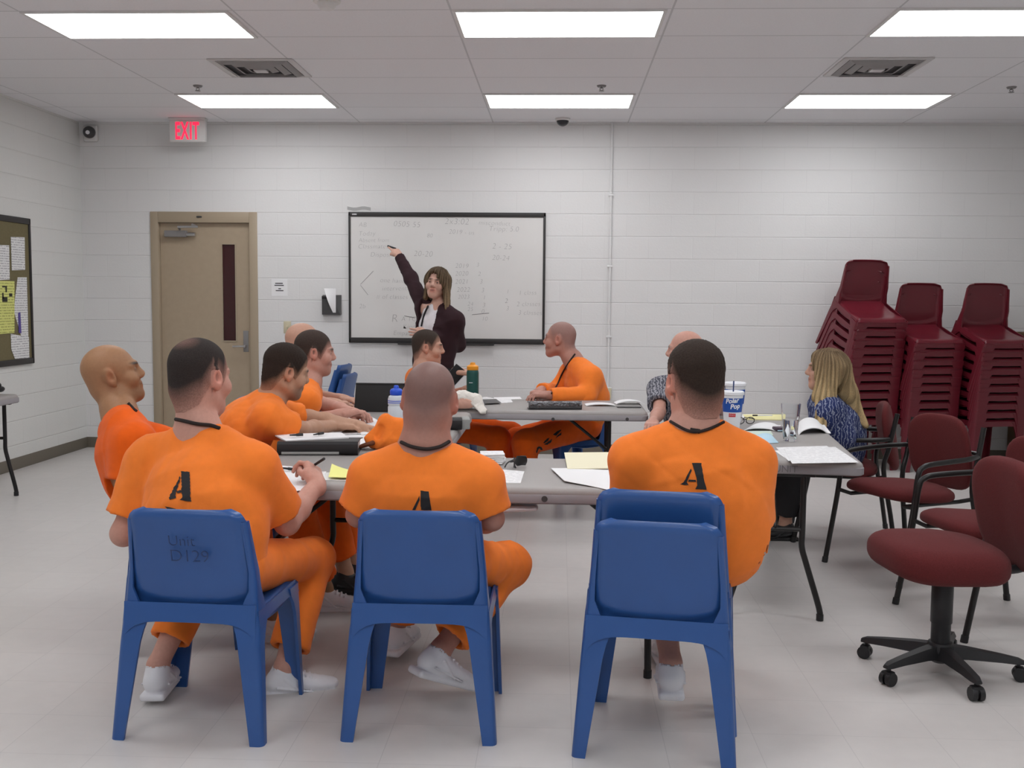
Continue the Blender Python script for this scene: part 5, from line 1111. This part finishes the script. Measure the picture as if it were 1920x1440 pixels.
# right table
def foam_cup(lab, u, vtop, y, H_, straw):
    p = W(u, vtop, y); t = empty('foam_cup', (p[0], p[1], TZ), math.atan2(p[0], p[1])*-1); tag(t, lab, 'cup', 'white foam cups with blue print')
    r0, r1 = .040, .060; R = lambda z: r0+(r1-r0)*min(1, (z/H_)**.8)
    zs = np.linspace(0, H_-.016, 14)
    obj('cup_body', lathe(NB(), [(R(0)-.004, 0)]+[(R(z), z) for z in zs], 32), MT['cupw'], t)
    obj('lid', lathe(NB(), [(R(H_)+.002, H_-.018), (R(H_)+.005, H_-.015), (R(H_)+.004, H_-.002), (R(H_)-.002, H_+.004), (R(H_)-.010, H_+.002), (R(H_)-.014, H_-.004), (.001, H_-.003)], 32), MT['cupw'], t)
    za, zb = H_*.47, H_*.84
    b = obj('printed_band', lathe(NB(), [(R(z)+.0007, z) for z in np.linspace(za, zb, 8)], 32, cap=False), MT['cupb'], t)
    for s, x0, z0 in (('Polar', -.040, H_*.70), ('Pop', -.012, H_*.56)):
        g = text_mesh(s, .036, 'lettering', MT['cupw'], b, Matrix.Rotation(.12, 4, 'Z'), shear=.25, off=.0012, ext=.0004)
        for v in g.data.vertices:
            X, Z = v.co.x+x0, v.co.y+z0; r = R(Z)+.0012+(.0006 if v.co.z > 0 else 0); a = X/r; v.co = (r*math.sin(a), -r*math.cos(a), Z)
    q = obj('red_logo', surf(lambda u, v: ((R(H_*.38)+.001)*math.sin(u*.38), -(R(H_*.38)+.001)*math.cos(u*.38), H_*.35+.022*v), 8, 2), MT['redp'], t)
    g = text_mesh('CIRCLE K', .0085, 'lettering', MT['cupw'], q, Matrix.Translation((-.021, -(R(H_*.38)+.0018), H_*.35+.0075)) @ Matrix.Rotation(math.pi/2, 4, 'X'))
    if straw: obj('straw', tube(NB(), [(.0, 0, .03), (.004, .0, H_+.06)], .0038, 8), MT['navy'], t)
foam_cup('white foam cup with blue print and dark straw, nearer one', 1374, 732, 5.85, .212, True)
foam_cup('second white foam cup behind the one with the straw', 1379, 714, 6.22, .232, False)
t = place('water_glass', 'clear tumbler half full of water on the right table', 'glass', (1481, 826), 0)
R = lambda z: .034+.016*(z/.19)
obj('tumbler', lathe(NB(), [(.001, 0), (R(0), 0)]+[(R(z), z) for z in np.linspace(.01, .192, 10)]+[(R(z)-.0022, z) for z in np.linspace(.192, .008, 10)]+[(.001, .008)], 36, cap=False), MT['glass'], t)
obj('water_fill', lathe(NB(), [(.001, .0085)]+[(R(z)-.0026, z) for z in np.linspace(.0085, .108, 8)]+[(.001, .108)], 36, cap=False), MT['water'], t)
sheet('legal_pad', 'yellow legal pad with a pen behind the water glass', [(1393, 777), (1466, 777), (1466, 787), (1400, 786)], MT['legal'], .004, None, 'pad', None, th=.008)
a, b = W(1411, 779, z=TZ+.022), W(1448, 779, z=TZ+.022)
q = tag(obj('pen', tube(NB(), [a, b], .004, 8), MT['cupw']), 'white pen with dark tip on the yellow legal pad', 'pen', None); obj('pen_tip', tube(NB(), [a, a+(b-a)*.25], .0045, 8), MT['blackp'], q)
sheet('paper', 'white sheet left of the yellow legal pad', [(1388, 777), (1410, 776), (1418, 783), (1390, 784)], MT['paper'], .0005)
# eyeglasses
t = place('eyeglasses', 'dark framed eyeglasses beside the foam cup', 'glasses', (1397, 797), .3)
for s in (-1, 1): obj('rim', tube(NB(), [(s*.032+.026*math.cos(a), 0, .026+.019*math.sin(a)) for a in np.linspace(0, 2*math.pi, 18, endpoint=False)], .0025, 6, close=True), MT['blackp'], t); obj('temple', tube(NB(), [(s*.060, 0, .034), (s*.058, .12, .03), (s*.056, .14, .012)], .0025, 6), MT['blackp'], t)
obj('bridge', tube(NB(), [(-.008, 0, .03), (0, -.002, .034), (.008, 0, .03)], .0025, 6), MT['blackp'], t)
def book(lab, uv, amp, m, dz=0.): sheet('open_book', lab, uv, m, dz, lambda a, b: amp*math.sin(min(1, a*1.15)*math.pi)**.6*(1-.25*b), 'book', 'open books on the right table', 14, .004)
book('white open booklet left of the water glass', [(1408, 800), (1464, 797), (1462, 808), (1392, 808)], .022, MT['paper'])
book('white open book curling up right of the water glass', [(1494, 798), (1545, 796), (1558, 812), (1497, 815)], .045, MT['paper'])
t = place('phone_case', 'dark phone case lying behind the water glass', 'phone', (1462, 808), .2); obj('case_body', BX(-.03, .045, -.04, .04, .001, .022, .006), mat('dark_purple_leather', (.05, .025, .045), .5), t); obj('case_rim', BX(-.03, .045, -.042, -.039, .004, .010, .001), MT['lblue'], t)
sheet('paper', 'pale green sheet in front of the booklet on the right table', [(1395, 808), (1445, 808), (1450, 816), (1405, 818)], MT['lgreen'], .001)
sheet('paper', 'pale blue sheet with lifted end on the right table', [(1415, 818), (1445, 817), (1460, 830), (1420, 832)], MT['lblue'], .002, lambda a, b: .015*(1-b)*math.sin(a*2.5))
sheet('paper', 'pale blue sheet half hidden behind the right mans shoulder', [(1405, 832), (1436, 832), (1438, 845), (1405, 846)], MT['lblue'], .001)
sheet('paper', 'printed form at the near corner of the right table', [(1470, 841), (1566, 838), (1610, 867), (1485, 869)], MT['printed'], .004)
sheet('paper', 'printed form just under the corner form on the right table', [(1455, 839), (1550, 836), (1595, 862), (1478, 864)], MT['printed'], .0022)
sheet('paper', 'lowest printed form of the pile at the corner of the right table', [(1452, 845), (1500, 842), (1520, 858), (1474, 860)], MT['paper'], .0006)
# pale rag hanging under the front table
c = W(965, 953, 4.0); t = empty('plastic_bag', (c[0], c[1], c[2])); tag(t, 'pale bag hanging just under the front table', 'bag')
S = Sdf(); S.econe((-.07, 0, 0), (.08, .0, .005), (0, 1, 0), .05, .018, .04, .012, .02); S.disp = wrinkle(.006, (30, 30, 30), 71); V, Q = S.mesh(.006); np_obj('bag_cloth', V, Q, MT['frosted'], t)
# dark object on the side table
t = place('desk_phone', 'dark object at the left photo edge on the side table', 'device', (-2, 737), .2); S = Sdf(); S.econe((-.08, .02, .03), (.01, .0, .028), (0, 1, 0), .06, .026, .05, .022, .02); S.cone((-.06, -.03, .065), (.01, -.03, .06), .02, .018, .02); S.hem((0, 0, .002), (0, 0, -1), .3, .1); V, Q = S.mesh(.006); np_obj('device_body', V, Q, MT['blackp'], t)
